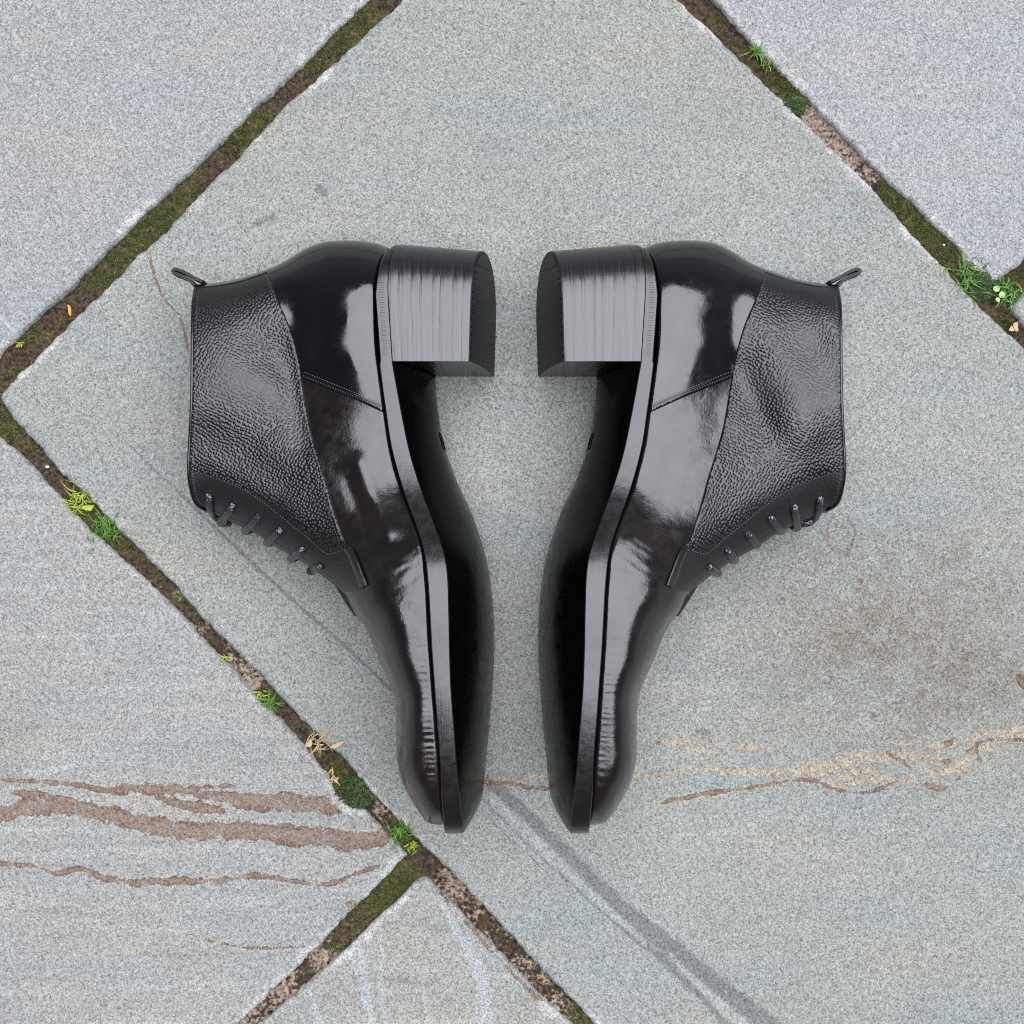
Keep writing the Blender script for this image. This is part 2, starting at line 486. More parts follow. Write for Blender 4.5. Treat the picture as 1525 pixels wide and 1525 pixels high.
# stains: polylines (px, py, width) for each mask channel
STAIN = {
 'iron': [
  [(0,1161,5),(66,1165,7),(121,1170,7),(154,1176,9),(190,1175,14),(230,1176,17),(279,1178,13),(328,1187,15),(377,1194,24),(426,1196,28),(492,1199,26),(512,1196,18)],
  [(232,1188,6),(279,1199,13),(328,1206,10)], [(300,1173,4),(340,1170,5),(358,1174,3)],
  [(-60,1235,24),(0,1214,24),(39,1204,27),(82,1199,27),(131,1207,25),(180,1219,25),(230,1230,27),(279,1239,26),(328,1237,28),(393,1240,26),(459,1247,28),(480,1249,31),(536,1252,28),(575,1244,22)],
  [(16,1180,5),(66,1184,8),(110,1194,12)],
  [(0,1286,5),(52,1291,7),(82,1301,6),(121,1294,7),(154,1307,9),(197,1314,11),(262,1312,10),(328,1312,9),(384,1304,7),(443,1314,7),(489,1316,7),(524,1304,6),(565,1289,4)],
  [(282,1391,1.5),(321,1404,3),(371,1412,3.5),(426,1411,3.5),(472,1409,3)],
  [(518,1348,10),(528,1345,12)],
  [(220,370,6),(228,405,4),(244,445,3.5),(267,472,3),(283,531,3)],
  [(985,1196,3),(1000,1192,6),(1052,1182,7),(1120,1172,5),(1200,1161,5),(1225,1168,5),(1245,1176,4),(1293,1180,4),(1340,1162,3)],
  [(1322,1122,4),(1344,1134,7),(1360,1146,5)], [(1368,1165,3),(1389,1172,8),(1412,1172,6),(1430,1158,4)], [(1452,1112,6),(1461,1137,9)],
  [(1405,1133,6),(1415,1134,6)],[(1440,1120,4),(1470,1103,4),(1525,1102,3)],
  [(722,1164,6),(760,1168,6),(800,1174,5),(830,1174,5)],
  [(655,1330,5),(700,1380,6),(745,1430,5),(800,1488,5)], 
  [(1258,1012,8),(1264,1015,5)], [(1330,1046,4),(1336,1046,4)],[(1412,1107,8),(1418,1105,7)],[(1520,1010,10),(1525,1020,9)],[(1212,864,6),(1214,866,6)],[(1280,864,6),(1284,866,7)],
  [(1040,20,4),(1042,22,4)],[(885,55,4),(887,56,4)],
 ],
 'vein': [
  [(975,1106,8),(1000,1103,12),(1034,1103,10),(1070,1108,7),(1103,1113,12),(1145,1113,11),(1165,1118,5)],
  [(940,1160,12),(1000,1151,9),(1052,1144,10),(1095,1150,12),(1170,1150,13)],
  [(1180,1148,14),(1207,1141,24),(1235,1146,22),(1275,1127,20),(1327,1127,16),(1380,1125,10),(1430,1135,10),(1482,1103,20),(1525,1089,24)],
  [(1240,1175,6),(1300,1160,14)], [(985,1196,8),(1052,1183,11),(1120,1173,9),(1200,1162,9)],
  [(730,1160,16),(765,1165,14),(825,1150,10)],
  [(1236,775,5),(1250,772,9),(1262,790,6),(1258,800,4)], [(1236,800,6),(1236,818,4)],
  [(1190,150,3),(1196,158,3)],
  [(1210,1158,9),(1240,1165,12),(1290,1150,16),(1340,1165,8),(1400,1150,10),(1440,1145,8)],[(1015,1112,8),(1060,1120,6),(1100,1128,8)],[(1330,1105,5),(1400,1112,6),(1460,1095,8),(1500,1080,6)],[(960,1130,5),(1020,1128,5),(1080,1137,6)],
 ],
 'dark': [
  [(722,1161,12),(754,1186,18),(819,1247,20),(880,1309,22),(952,1374,26),(1025,1431,26),(1079,1475,24),(1150,1530,26)],
  [(718,1190,3),(790,1262,3),(862,1327,3),(924,1381,5),(989,1431,12),(1061,1503,9),(1090,1535,9)],
  [(710,1205,2),(762,1252,2.5),(815,1300,2)],
  [(150,622,1.5),(223,693,2.5),(280,747,4),(360,824,5),(440,898,5),(520,968,5),(600,1044,5),(722,1161,7)],
  [(20,1360,1),(85,1353,2),(150,1350,1)],[(0,1421,2),(50,1414,1)],
  [(378,334,9),(406,322,9)],[(476,280,12),(482,288,12)],[(1040,1090,9),(1055,1092,10)],[(1147,1086,6),(1150,1088,6)],
  [(1240,772,4),(1232,790,4),(1234,812,4),(1246,822,4),(1262,826,4),(1268,812,4),(1274,790,4),(1262,772,4)],
  [(1458,1020,2.5),(1476,1034,2.5),(1483,1018,2.5),(1470,1014,2.5)],[(1298,1061,5),(1302,1066,5)],[(1374,1032,7),(1378,1030,6)],
 ],
 'light': [
  [(735,1190,14),(743,1197,18),(801,1255,22),(862,1312,20),(916,1363,17),(960,1406,9)],
  [(960,1382,2),(990,1412,3),(1025,1450,14),(1090,1514,22),(1110,1535,22)],[(1040,1440,2),(1100,1495,2.5)],
  [(458,1467,6),(465,1489,8),(478,1525,9)], [(534,1402,9),(541,1452,12),(552,1525,15)], [(524,1400,5),(530,1450,6)],
  [(563,1373,4),(570,1416,5),(566,1467,6),(575,1525,7)], [(653,1340,4),(682,1388,14),(707,1434,18),(720,1474,20),(720,1530,26)],
  [(628,1460,3),(636,1525,4)], [(548,1395,3),(560,1440,3)],
  [(40,1150,9),(80,1148,10),(110,1140,4)],[(1170,1290,4),(1400,1190,3),(1525,1150,4)],[(1000,1250,5),(1200,1215,4),(1300,1210,3)],
  [(0,470,3),(60,540,6)],
 ],
}
def stain_value(q, lines):
    out = np.zeros(len(q))
    for ln in lines:
        a = np.array(ln, float)
        mn = a[:, :2].min(0) - 40; mx = a[:, :2].max(0) + 40
        sel = np.all((q > mn) & (q < mx), axis=1)
        if not sel.any(): continue
        p = catmull(a, 8.0) if len(a) > 2 else a
        d, w, _ = dist_poly(q[sel], p, p[:, 2])
        soft = np.clip(w * 0.45, 1.8, 7)
        out[sel] = np.maximum(out[sel], np.clip(0.5 + (w / 2 - d) / (2 * soft), 0, 1))
    return out

def rough_outline(poly, seed):
    """subdivide a stone outline and chip it slightly"""
    p = np.array(poly, float)
    p = np.vstack([p, p[:1]])
    out = []
    for a, b in zip(p[:-1], p[1:]):                # fine steps only where the outline is in view
        L = np.linalg.norm(b - a)
        ts = np.linspace(0, 1, max(1, int(L / 4.0)) + 1)[:-1]
        for t in ts:
            c = a + (b - a) * t
            if t == 0 or (-110 < c[0] < 1635 and -110 < c[1] < 1635): out.append(c)
    p = np.array(out)
    nx = vnoise(p, 14, seed) * 1.6 + vnoise(p, 5, seed + 1) * 1.6 + vnoise(p, 45, seed + 4) * 1.5
    ny = vnoise(p, 14, seed + 2) * 1.6 + vnoise(p, 5, seed + 3) * 1.6 + vnoise(p, 45, seed + 5) * 1.5
    return p + np.stack([nx, ny], 1)

OUTL = {k: rough_outline(v, 10 + 7 * i) for i, (k, v) in enumerate(STONES.items())}

JOINT_LINES = [[(-70, 630), (1, 560)], [(610, -40), (573, 0), (370, 210), (0, 555)], [(0, 620), (90, 720), (400, 1040), (625, 1290), (900, 1560)], [(625, 1290), (320, 1580)], [(980, -60), (1040, 5), (1250, 215), (1500, 465), (1600, 560)], [(1490, 440), (1600, 350)]]
def build_stone(key, mat, parent, label):
    out = OUTL[key]
    base = out
    # fine 45-degree grid over what is in view, coarse cells beyond
    lo, hi = -70, 1595
    step = 3.0
    u = np.arange(-1300, 2500, step)
    # rotated lattice: (a,b) -> px = (a+b)/sqrt2, py = (b-a)/sqrt2
    r2 = math.sqrt(0.5)
    a = np.arange(-1250, 1250, step); b = np.arange(-120, 2320, step)
    A, B = np.meshgrid(a, b, indexing='ij')
    gx = (A + B) * r2; gy = (B - A) * r2
    inb = (gx > lo) & (gx < hi) & (gy > lo) & (gy < hi)
    q = np.stack([gx.ravel(), gy.ravel()], 1)
    ok = np.zeros(len(q), bool)
    idx = np.nonzero(inb.ravel())[0]
    ok[idx] = inside(q[idx], base)
    okg = ok.reshape(A.shape)
    cell = okg[:-1, :-1] & okg[1:, :-1] & okg[:-1, 1:] & okg[1:, 1:]
    if not cell.any(): return None
    vid = -np.ones(A.shape, int)
    used = np.zeros(A.shape, bool)
    used[:-1, :-1] |= cell; used[1:, :-1] |= cell; used[:-1, 1:] |= cell; used[1:, 1:] |= cell
    vid[used] = np.arange(used.sum())
    P2 = np.stack([gx[used], gy[used]], 1)
    ci, cj = np.nonzero(cell)
    quads = np.stack([vid[ci, cj], vid[ci, cj + 1], vid[ci + 1, cj + 1], vid[ci + 1, cj]], 1)
    # boundary edges
    e = np.concatenate([quads[:, [0, 1]], quads[:, [1, 2]], quads[:, [2, 3]], quads[:, [3, 0]]])
    key_e = e[:, 0].astype(np.int64) * 10_000_000 + e[:, 1]
    rev = e[:, 1].astype(np.int64) * 10_000_000 + e[:, 0]
    bmask = ~np.isin(key_e, rev)
    be = e[bmask]
    bv = np.unique(be)
    # snap the boundary vertices to the chipped outline when it is close, keep frame-margin ones
    closed = np.vstack([base, base[:1]])
    dense = resample(closed, 1.0)
    dense = dense[(dense[:, 0] > lo - 60) & (dense[:, 0] < hi + 60) & (dense[:, 1] > lo - 60) & (dense[:, 1] < hi + 60)]
    kd = KDTree(len(dense))
    for i, p in enumerate(dense): kd.insert((p[0], p[1], 0), i)
    kd.balance()
    qb = P2[bv]
    hit = [kd.find((p[0], p[1], 0)) for p in qb]
    best = np.array([h_[0][:2] for h_ in hit]); bestd = np.array([h_[2] for h_ in hit])
    snap = bestd < 7
    P2[bv[snap]] = best[snap]
    # distance to the outline for the worn arris and lime bloom
    de = np.full(len(P2), 99.0)
    close = np.zeros(len(P2), bool)
    for l in JOINT_LINES: close |= dist_poly(P2, l)[0] < 75
    for i in np.nonzero(close)[0]:
        de[i] = min(99.0, kd.find((P2[i, 0], P2[i, 1], 0))[2])
    de[bv[snap]] = 0
    z = -0.00035 + 0.00012 * vnoise(P2, 60, 3) + 0.00006 * vnoise(P2, 12, 4)
    worn = np.clip(1 - de / (4.5 + 2.5 * vnoise(P2, 30, 5)), 0, 1)
    z = z - worn ** 2 * (0.0011 + 0.0006 * vnoise(P2, 9, 6))
    if key == 'centre':                       # shallow scars and pits in the big stone
        d, _, _ = dist_poly(P2, [(1240, 776), (1252, 800), (1258, 822)])
        z -= 0.0009 * np.exp(-(d / 11) ** 2) * (0.6 + 0.5 * vnoise(P2, 5, 8))
    z = np.minimum(z, -0.00008)
    x = (P2[:, 0] - C0) * S; y = (C0 - P2[:, 1]) * S
    verts = np.stack([x, y, z], 1)
    # side walls
    n0 = len(verts)
    rim = verts[bv].copy(); rim[:, 2] = -0.0105
    low = {int(v): n0 + i for i, v in enumerate(bv)}
    verts = np.vstack([verts, rim])
    faces = [tuple(f) for f in quads[:, ::-1]]
    faces += [(int(p), int(q_), low[int(q_)], low[int(p)]) for p, q_ in be]
    st_a = np.stack([stain_value(P2, STAIN['iron']), stain_value(P2, STAIN['vein']), stain_value(P2, STAIN['dark'])], 1)
    patchy = np.clip(0.55 + 0.9 * vnoise(P2, 55, 9), 0, 1)
    width = 17 + 8 * vnoise(P2, 40, 11)
    edge = np.clip(1 - de / width, 0, 1) * patchy
    wx = (P2[:, 0] - 1365) / 235; wy = (P2[:, 1] - 950) / 165
    warm = np.clip(np.exp(-(wx ** 2 + wy ** 2)) * 1.2 * (0.75 + 0.5 * vnoise(P2, 60, 61)), 0, 1)
    warm += 0.3 * np.exp(-(((P2[:, 0] - 1250) / 60) ** 2 + ((P2[:, 1] - 980) / 80) ** 2))
    warm += 0.4 * np.exp(-(((P2[:, 0] - 10) / 40) ** 2 + ((P2[:, 1] - 1110) / 60) ** 2))
    if key != 'centre': warm *= (P2[:, 0] < 200)
    st_b = np.stack([stain_value(P2, STAIN['light']) * (0.55 if key == 'centre' else 1.0), edge, np.clip(warm, 0, 1)], 1)
    pad = lambda m_: np.vstack([m_, m_[bv] * 0 + np.array([0, 0, 0.4])])
    o = mesh_obj('flagstone', verts, faces, mat, parent, True, {'stain_a': pad(st_a), 'stain_b': pad(st_b)})
    o['label'] = label
    return o

# the bed under the paving: a wide sheet, the joints finely modelled on top of it
sheet = 3.0
ground = mesh_obj('paving_bed', [(-sheet, -sheet, -0.012), (sheet, -sheet, -0.012), (sheet, sheet, -0.012), (-sheet, sheet, -0.012)], [(0, 1, 2, 3)],
                  flat_material('sandy_bed', (0.17, 0.16, 0.145), (0.26, 0.25, 0.23), 0.9, 60, 0.2), None, False)
tag(ground, 'grey flagstone paving with mossy diagonal joints', None, None, 'structure')
MS = {
    'upper_left': stone_material('flagstone_blue_grey', (0.226, 0.236, 0.232), (0.233, 0.231, 0.218), layers=0.100, band_rot=0.400),
    'centre': stone_material('flagstone_green_grey', (0.220, 0.226, 0.205), (0.198, 0.209, 0.195), layers=0.120, band_rot=-0.120),
    'upper_right': stone_material('flagstone_pale', (0.233, 0.243, 0.243), (0.243, 0.248, 0.243)),
    'right_corner': stone_material('flagstone_teal', (0.207, 0.224, 0.210), (0.229, 0.231, 0.217)),
    'lower_left': stone_material('flagstone_banded', (0.233, 0.231, 0.213), (0.217, 0.221, 0.213), layers=0.450, band_rot=0.050),
    'bottom': stone_material('flagstone_streaked', (0.232, 0.227, 0.205), (0.207, 0.217, 0.202), layers=0.500, band_rot=1.45),
}
SL = {
    'upper_left': 'plain blue-grey flagstone',
    'centre': 'large green-grey flagstone with a dark diagonal streak and rusty vein',
    'upper_right': 'plain pale flagstone',
    'right_corner': 'corner of a teal-grey flagstone',
    'lower_left': 'flagstone with rusty brown wavy bands',
    'bottom': 'flagstone with white upright streaks',
}
for k in STONES:
    build_stone(k, MS[k], ground, SL[k])

# paving beyond the frame: plain slabs of the same stones, set just outside the finely built area
def outer_ring():
    lo, hi = (-70 - C0) * S, (1595 - C0) * S
    L = 1.4
    n = 0
    import itertools
    pts = [(-L, hi + .006, lo - .006, L), (lo, hi + .006, 0.05, L), (0.06, hi + .006, L, L),
           (-L, -L, lo - .006, -0.02), (-L, -0.012, lo - .006, hi), (hi + .006, -L, L, 0.1), (hi + .006, 0.108, L, hi),
           (lo, -L, -0.06, lo - .006), (-0.052, -L, hi, lo - .006)]
    for i, (x0, y0, x1, y1) in enumerate(pts):
        b = 0.002
        v = [(x0, y0, -.0105), (x1, y0, -.0105), (x1, y1, -.0105), (x0, y1, -.0105),
             (x0, y0, -b), (x1, y0, -b), (x1, y1, -b), (x0, y1, -b),
             (x0 + b, y0 + b, -.0004), (x1 - b, y0 + b, -.0004), (x1 - b, y1 - b, -.0004), (x0 + b, y1 - b, -.0004)]
        f = [(8, 9, 10, 11)] + [(a, (a + 1) % 4, 4 + (a + 1) % 4, 4 + a) for a in range(4)] + [(4 + a, 4 + (a + 1) % 4, 8 + (a + 1) % 4, 8 + a) for a in range(4)]
        z4 = np.zeros((12, 3))
        mesh_obj('flagstone', v, f, list(MS.values())[i % 4], ground, False, {'stain_a': z4, 'stain_b': z4})
outer_ring()

# joint filling: (px, py, moss, mortar, level mm)
FILL = np.array([
 (590,5,.45,.0,-2.2),(540,40,.7,0,-1.8),(480,95,.45,.0,-2.4),(420,150,.25,.05,-2.8),(370,200,.75,0,-1.8),(330,240,.3,.1,-2.6),(280,290,.6,0,-2.4),(230,335,.8,0,-2),(160,400,.6,.0,-2.6),(110,460,.2,.05,-3),(60,505,.35,0,-2.6),(20,545,.25,0,-3),(0,590,.2,0,-3),
 (10,640,.55,0,-2),(50,680,.25,.1,-2.6),(90,725,.1,.1,-3),(130,755,.8,0,-2),(165,800,.7,0,-2),(200,835,.25,.1,-2.8),(240,870,.3,.15,-3),(275,905,.5,.25,-3),(305,940,.3,.45,-3.4),(340,985,.25,.5,-3.2),(370,1010,.1,.75,-3),(400,1040,.5,.15,-2.6),(435,1075,.1,.15,-3),(475,1115,.3,.1,-2.6),(510,1165,.7,0,-1.6),(540,1190,.7,0,-1.6),(565,1205,.05,.55,-3),(590,1240,.7,.1,-2),(630,1285,.2,.05,-3),
 (600,1315,.85,0,-2.6),(570,1345,.8,0,-2.6),(530,1390,.5,.15,-3),(500,1415,.4,.25,-3),(480,1435,.2,.75,-3),(455,1460,.4,.3,-3),(430,1480,.2,.7,-3),(400,1510,.2,.6,-3),
 (665,1320,.1,.6,-2.6),(700,1360,.15,.5,-2.8),(740,1405,.2,.35,-2.8),(790,1450,.25,.5,-2.8),(830,1495,.35,.5,-2.6),(860,1520,.6,.3,-2.4),
 (1035,10,.1,.1,-3.4),(1065,40,.2,.05,-3),(1100,75,.25,0,-3),(1130,100,.5,0,-2.4),(1160,130,.6,.0,-2.2),(1185,155,1,0,-1.2),(1208,172,0,1,-2.2),(1235,200,0,.85,-2.6),(1270,235,0,.7,-2.8),(1300,262,.1,.65,-2.8),(1315,280,.6,.05,-2),(1350,315,.7,0,-1.6),(1390,355,.75,0,-1.4),(1430,395,.6,0,-2),(1480,440,.5,0,-2.4),(1510,480,.4,0,-3),(1515,415,.6,0,-2.4),
], float)
def idw(q, pts, vals, p=3):
    d2 = ((q[:, None, :] - pts[None]) ** 2).sum(-1) + 4
    w = 1 / d2 ** (p / 2 + .5)
    return (w @ vals) / w.sum(1, keepdims=True)

def build_joints():
    step = 2.2
    r2 = math.sqrt(0.5)
    a = np.arange(-1250, 1250, step); b = np.arange(-120, 2320, step)
    A, B = np.meshgrid(a, b, indexing='ij')
    gx = (A + B) * r2; gy = (B - A) * r2
    near = np.zeros(A.shape, bool)
    keep = (gx > -70) & (gx < 1595) & (gy > -70) & (gy < 1595)
    q = np.stack([gx[keep], gy[keep]], 1)
    lines = JOINT_LINES
    m = np.zeros(len(q), bool)
    for l in lines:
        d, _, _ = dist_poly(q, l)
        m |= d < 46
    kk = np.zeros(A.shape, bool); kk[keep] = m
    vid = -np.ones(A.shape, int)
    cell = kk[:-1, :-1] & kk[1:, :-1] & kk[:-1, 1:] & kk[1:, 1:]
    # drop cells deep under a stone
    c = np.stack([gx[:-1, :-1][cell], gy[:-1, :-1][cell]], 1)
    deep = np.zeros(len(c), bool)
    for o in OUTL.values():
        ins = inside(c, o)
        ii = np.nonzero(ins)[0]
        cl = np.vstack([o, o[:1]])
        mids = (cl[:-1] + cl[1:]) / 2
        v = (mids[:, 0] > -90) & (mids[:, 0] < 1610) & (mids[:, 1] > -90) & (mids[:, 1] < 1610)
        mids = mids[v]
        for s0 in range(0, len(ii), 4000):
            s = ii[s0:s0 + 4000]
            d = np.sqrt(((c[s][:, None] - mids[None]) ** 2).sum(-1)).min(1)
            deep[s] = d > 7
    ci, cj = np.nonzero(cell)
    ci, cj = ci[~deep], cj[~deep]
    used = np.zeros(A.shape, bool)
    for di, dj in ((0, 0), (1, 0), (0, 1), (1, 1)): used[ci + di, cj + dj] = True
    vid[used] = np.arange(used.sum())
    P2 = np.stack([gx[used], gy[used]], 1)
    quads = np.stack([vid[ci, cj], vid[ci + 1, cj], vid[ci + 1, cj + 1], vid[ci, cj + 1]], 1)
    f = idw(P2, FILL[:, :2], FILL[:, 2:5])
    moss, mort, lev = f[:, 0], f[:, 1], f[:, 2]
    z = lev * 1.25e-3 - 0.0013 + 0.0009 * vnoise(P2, 22, 31) + 0.0007 * vnoise(P2, 8, 32) * (0.4 + moss) + 0.0005 * vnoise(P2, 4, 33)
    z = np.minimum(z, -0.0006)
    x = (P2[:, 0] - C0) * S; y = (C0 - P2[:, 1]) * S
    o = mesh_obj('joint_filling', np.stack([x, y, z], 1), quads, M['bed'], ground, True, {'fill': np.stack([moss, mort, moss * 0], 1)})
    return P2, moss, mort, z
JP, JM, JR, JZ = build_joints()

# moss: tiny upright leaflets over the mossy stretches
def in_any_stone(q):
    r = np.zeros(len(q), bool)
    for o in OUTL.values(): r |= inside(q, o)
    return r
def build_moss():
    free = ~in_any_stone(JP)
    patch = JM + 0.55 * vnoise(JP, 16, 41) + 0.25 * vnoise(JP, 6, 42) - 1.2 * JR
    p = np.clip((patch - 0.30) * 1.6, 0, 0.95) * free
    V, Fc = [], []
    idx = np.nonzero(rng.random(len(JP)) < p)[0]
    for i in idx:
        for _ in range(3):
            px, py = JP[i] + rng.uniform(-1.6, 1.6, 2)
            x = (px - C0) * S; y = (C0 - py) * S
            z = JZ[i] - 0.0001
            a = rng.uniform(0, 6.283); L = rng.uniform(.0005, .0012); w = rng.uniform(.00018, .0004); up = rng.uniform(.0003, .0014)
            dx, dy = math.cos(a), math.sin(a)
            n = len(V)
            V += [(x - dy * w, y + dx * w, z), (x + dy * w, y - dx * w, z), (x + dx * L * .6 + dy * w * .8, y + dy * L * .6 - dx * w * .8, z + up), (x + dx * L, y + dy * L, z + up * 1.1)]
            Fc += [(n, n + 1, n + 2), (n, n + 2, n + 3)]
    o = mesh_obj('moss', V, Fc, M['moss'], None, False)
    tag(o, 'olive green moss growing in the joints between flagstones', 'moss', None, 'stuff')
build_moss()

# crumbs of soil, grit and broken mortar lying in the joints
def build_crumbs():
    free = np.nonzero(~in_any_stone(JP))[0]
    V, Fc = [], []
    pick = rng.choice(free, 2600, replace=True)
    for i in pick:
        px, py = JP[i] + rng.uniform(-1.5, 1.5, 2)
        r_ = rng.uniform(.00025, .0007) * (1.7 if rng.random() < .07 else 1)
        c = np.array([(px - C0) * S, (C0 - py) * S, JZ[i] + r_ * .3])
        a = rng.uniform(0, 6.28)
        n = len(V)
        for k in range(4):
            q = a + k * math.pi / 2 + rng.uniform(-.4, .4)
            V.append(c + np.array([math.cos(q), math.sin(q), rng.uniform(-.3, .3)]) * r_ * rng.uniform(.7, 1.2))
        V.append(c + np.array([0, 0, r_ * .8])); V.append(c - np.array([0, 0, r_ * .8]))
        for k in range(4):
            Fc.append((n + k, n + (k + 1) % 4, n + 4)); Fc.append((n + (k + 1) % 4, n + k, n + 5))
    o = mesh_obj('joint_crumbs', V, Fc, M['crumb'], ground, False)
    o['kind'] = 'stuff'
build_crumbs()

# ------------------------------------------------------------------ boots
back = [(291,424),(325,421),(359,414),(397,401),(424,389),(451,372),(479,361),(509,358),(540,359),(564,363),(578,369)]
top_edge = [(291,424),(287,450),(286,476),(285,579),(283,634),(280,695),(283,726),(291,750),(308,762)]
front = [(308,762),(339,776),(363,786),(383,796),(411,815),(445,834),(479,857),(509,881)]
instep = [(500,868),(513,886),(527,912),(546,939),(565,984),(583,1025),(589,1048),(590,1092),(591,1132),(599,1165),(616,1197),(632,1220),(643,1227),(661,1229)]
weltA = [(578,369),(568,388),(563,415),(561,442),(562,510),(567,558),(574,610),(583,668),(599,726),(618,777),(631,818),(637,866),(640,917),(643,971),(647,1025),(651,1079),(655,1132),(657,1186),(661,1229)]
stripB = [(584,536),(598,613),(611,675),(628,730),(646,777),(661,822),(667,859),(669,917),(670,971),(672,1025),(676,1079),(680,1132),(685,1186),(690,1226),(691,1240)]
seam1 = [(397,401),(414,446),(431,487),(445,538),(451,579),(460,630),(469,665),(484,713),(497,760),(513,806)]
tab_o = [(513,806),(523,813),(534,842),(545,872),(540,878),(524,881),(509,881)]
seam2 = [(446,562),(486,578),(530,596),(570,614)]
face_st = [(284,701),(318,711),(356,726),(390,747),(424,774),(458,801),(479,820),(492,825),(513,818)]

# height of the upper's uppermost surface (mm) at photograph pixels
ZC = [(565,460,64),(560,520,65),(566,560,66),(520,480,66.5),(480,440,61),(480,520,62),(440,470,55),(450,540,54.5),(400,480,55.5),(340,500,57),(290,500,57),(350,590,60),(285,600,61),(290,700,55),(390,690,59),(430,610,56),(470,610,58),(520,580,64),(570,620,66),(500,700,66),(548,690,69),(590,720,69.5),(440,780,62),(500,830,70),(540,790,76),(585,760,76),(615,800,86),(620,850,92),(575,850,89),(560,900,90),(632,900,95.5),(600,930,95),(635,960,96),(600,980,95.2),(640,1040,95.5),(612,1060,95),(646,1110,93.5),(616,1120,92.8),(650,1160,91),(625,1170,90),(655,1212,86.5),(640,1208,85),(540,420,64),(430,420,54),(560,400,62)]
ZR = [(291,424,29),(397,401,30),(451,372,32),(509,358,33.5),(578,369,34),(308,762,27),(383,796,30),(445,834,35),(509,881,40),(546,939,43),(583,1025,48),(590,1092,51),(599,1165,55),(643,1227,58),(661,1229,58),(450,600,36),(560,700,40),(620,850,46),(640,1000,48),(645,1150,54)]
RB = np.array([(291,424,80),(359,414,80),(424,389,80),(479,361,95),(540,359,92),(578,369,88)], float)
RF = np.array([(308,762,85),(383,796,80),(445,834,65),(509,881,60),(546,939,62),(583,1025,46),(590,1092,43),(599,1165,38),(632,1220,29),(661,1229,32)], float)

# sole in real lengths: v = distance down the picture in ground pixels from the image centre, z in mm
ZHI = np.array([(-200,67.5),(-150,67),(-110,67),(-75,69),(-30,75),(14,84),(50,92),(82,97),(132,99.5),(178,99),(225,98.5),(273,96.5),(322,93.5),(372,89),(405,84),(417,79.5),(425,73),(430,64)], float)
ZLO = np.array([(-200,0.6),(-150,2),(-110,3.5),(-75,4),(-30,3),(14,1.6),(50,.8),(82,.5),(132,.4),(178,.8),(225,2.5),(273,7),(322,14),(372,21),(405,26),(415,29),(423,34),(428,41),(430,48)], float)
ZHI = catmull(ZHI, 5.0); ZLO = catmull(ZLO, 5.0)
silC = [(648,562,0.6),(654,640,3),(663,675,4),(680,719,3.5),(700,760,2),(716,805,1),(727,846,.5),(733,888,.4),(736,935,.4),(735,1000,.8),(730,1065,4),(726,1119,9),(721,1165,17),(716,1200,25)]

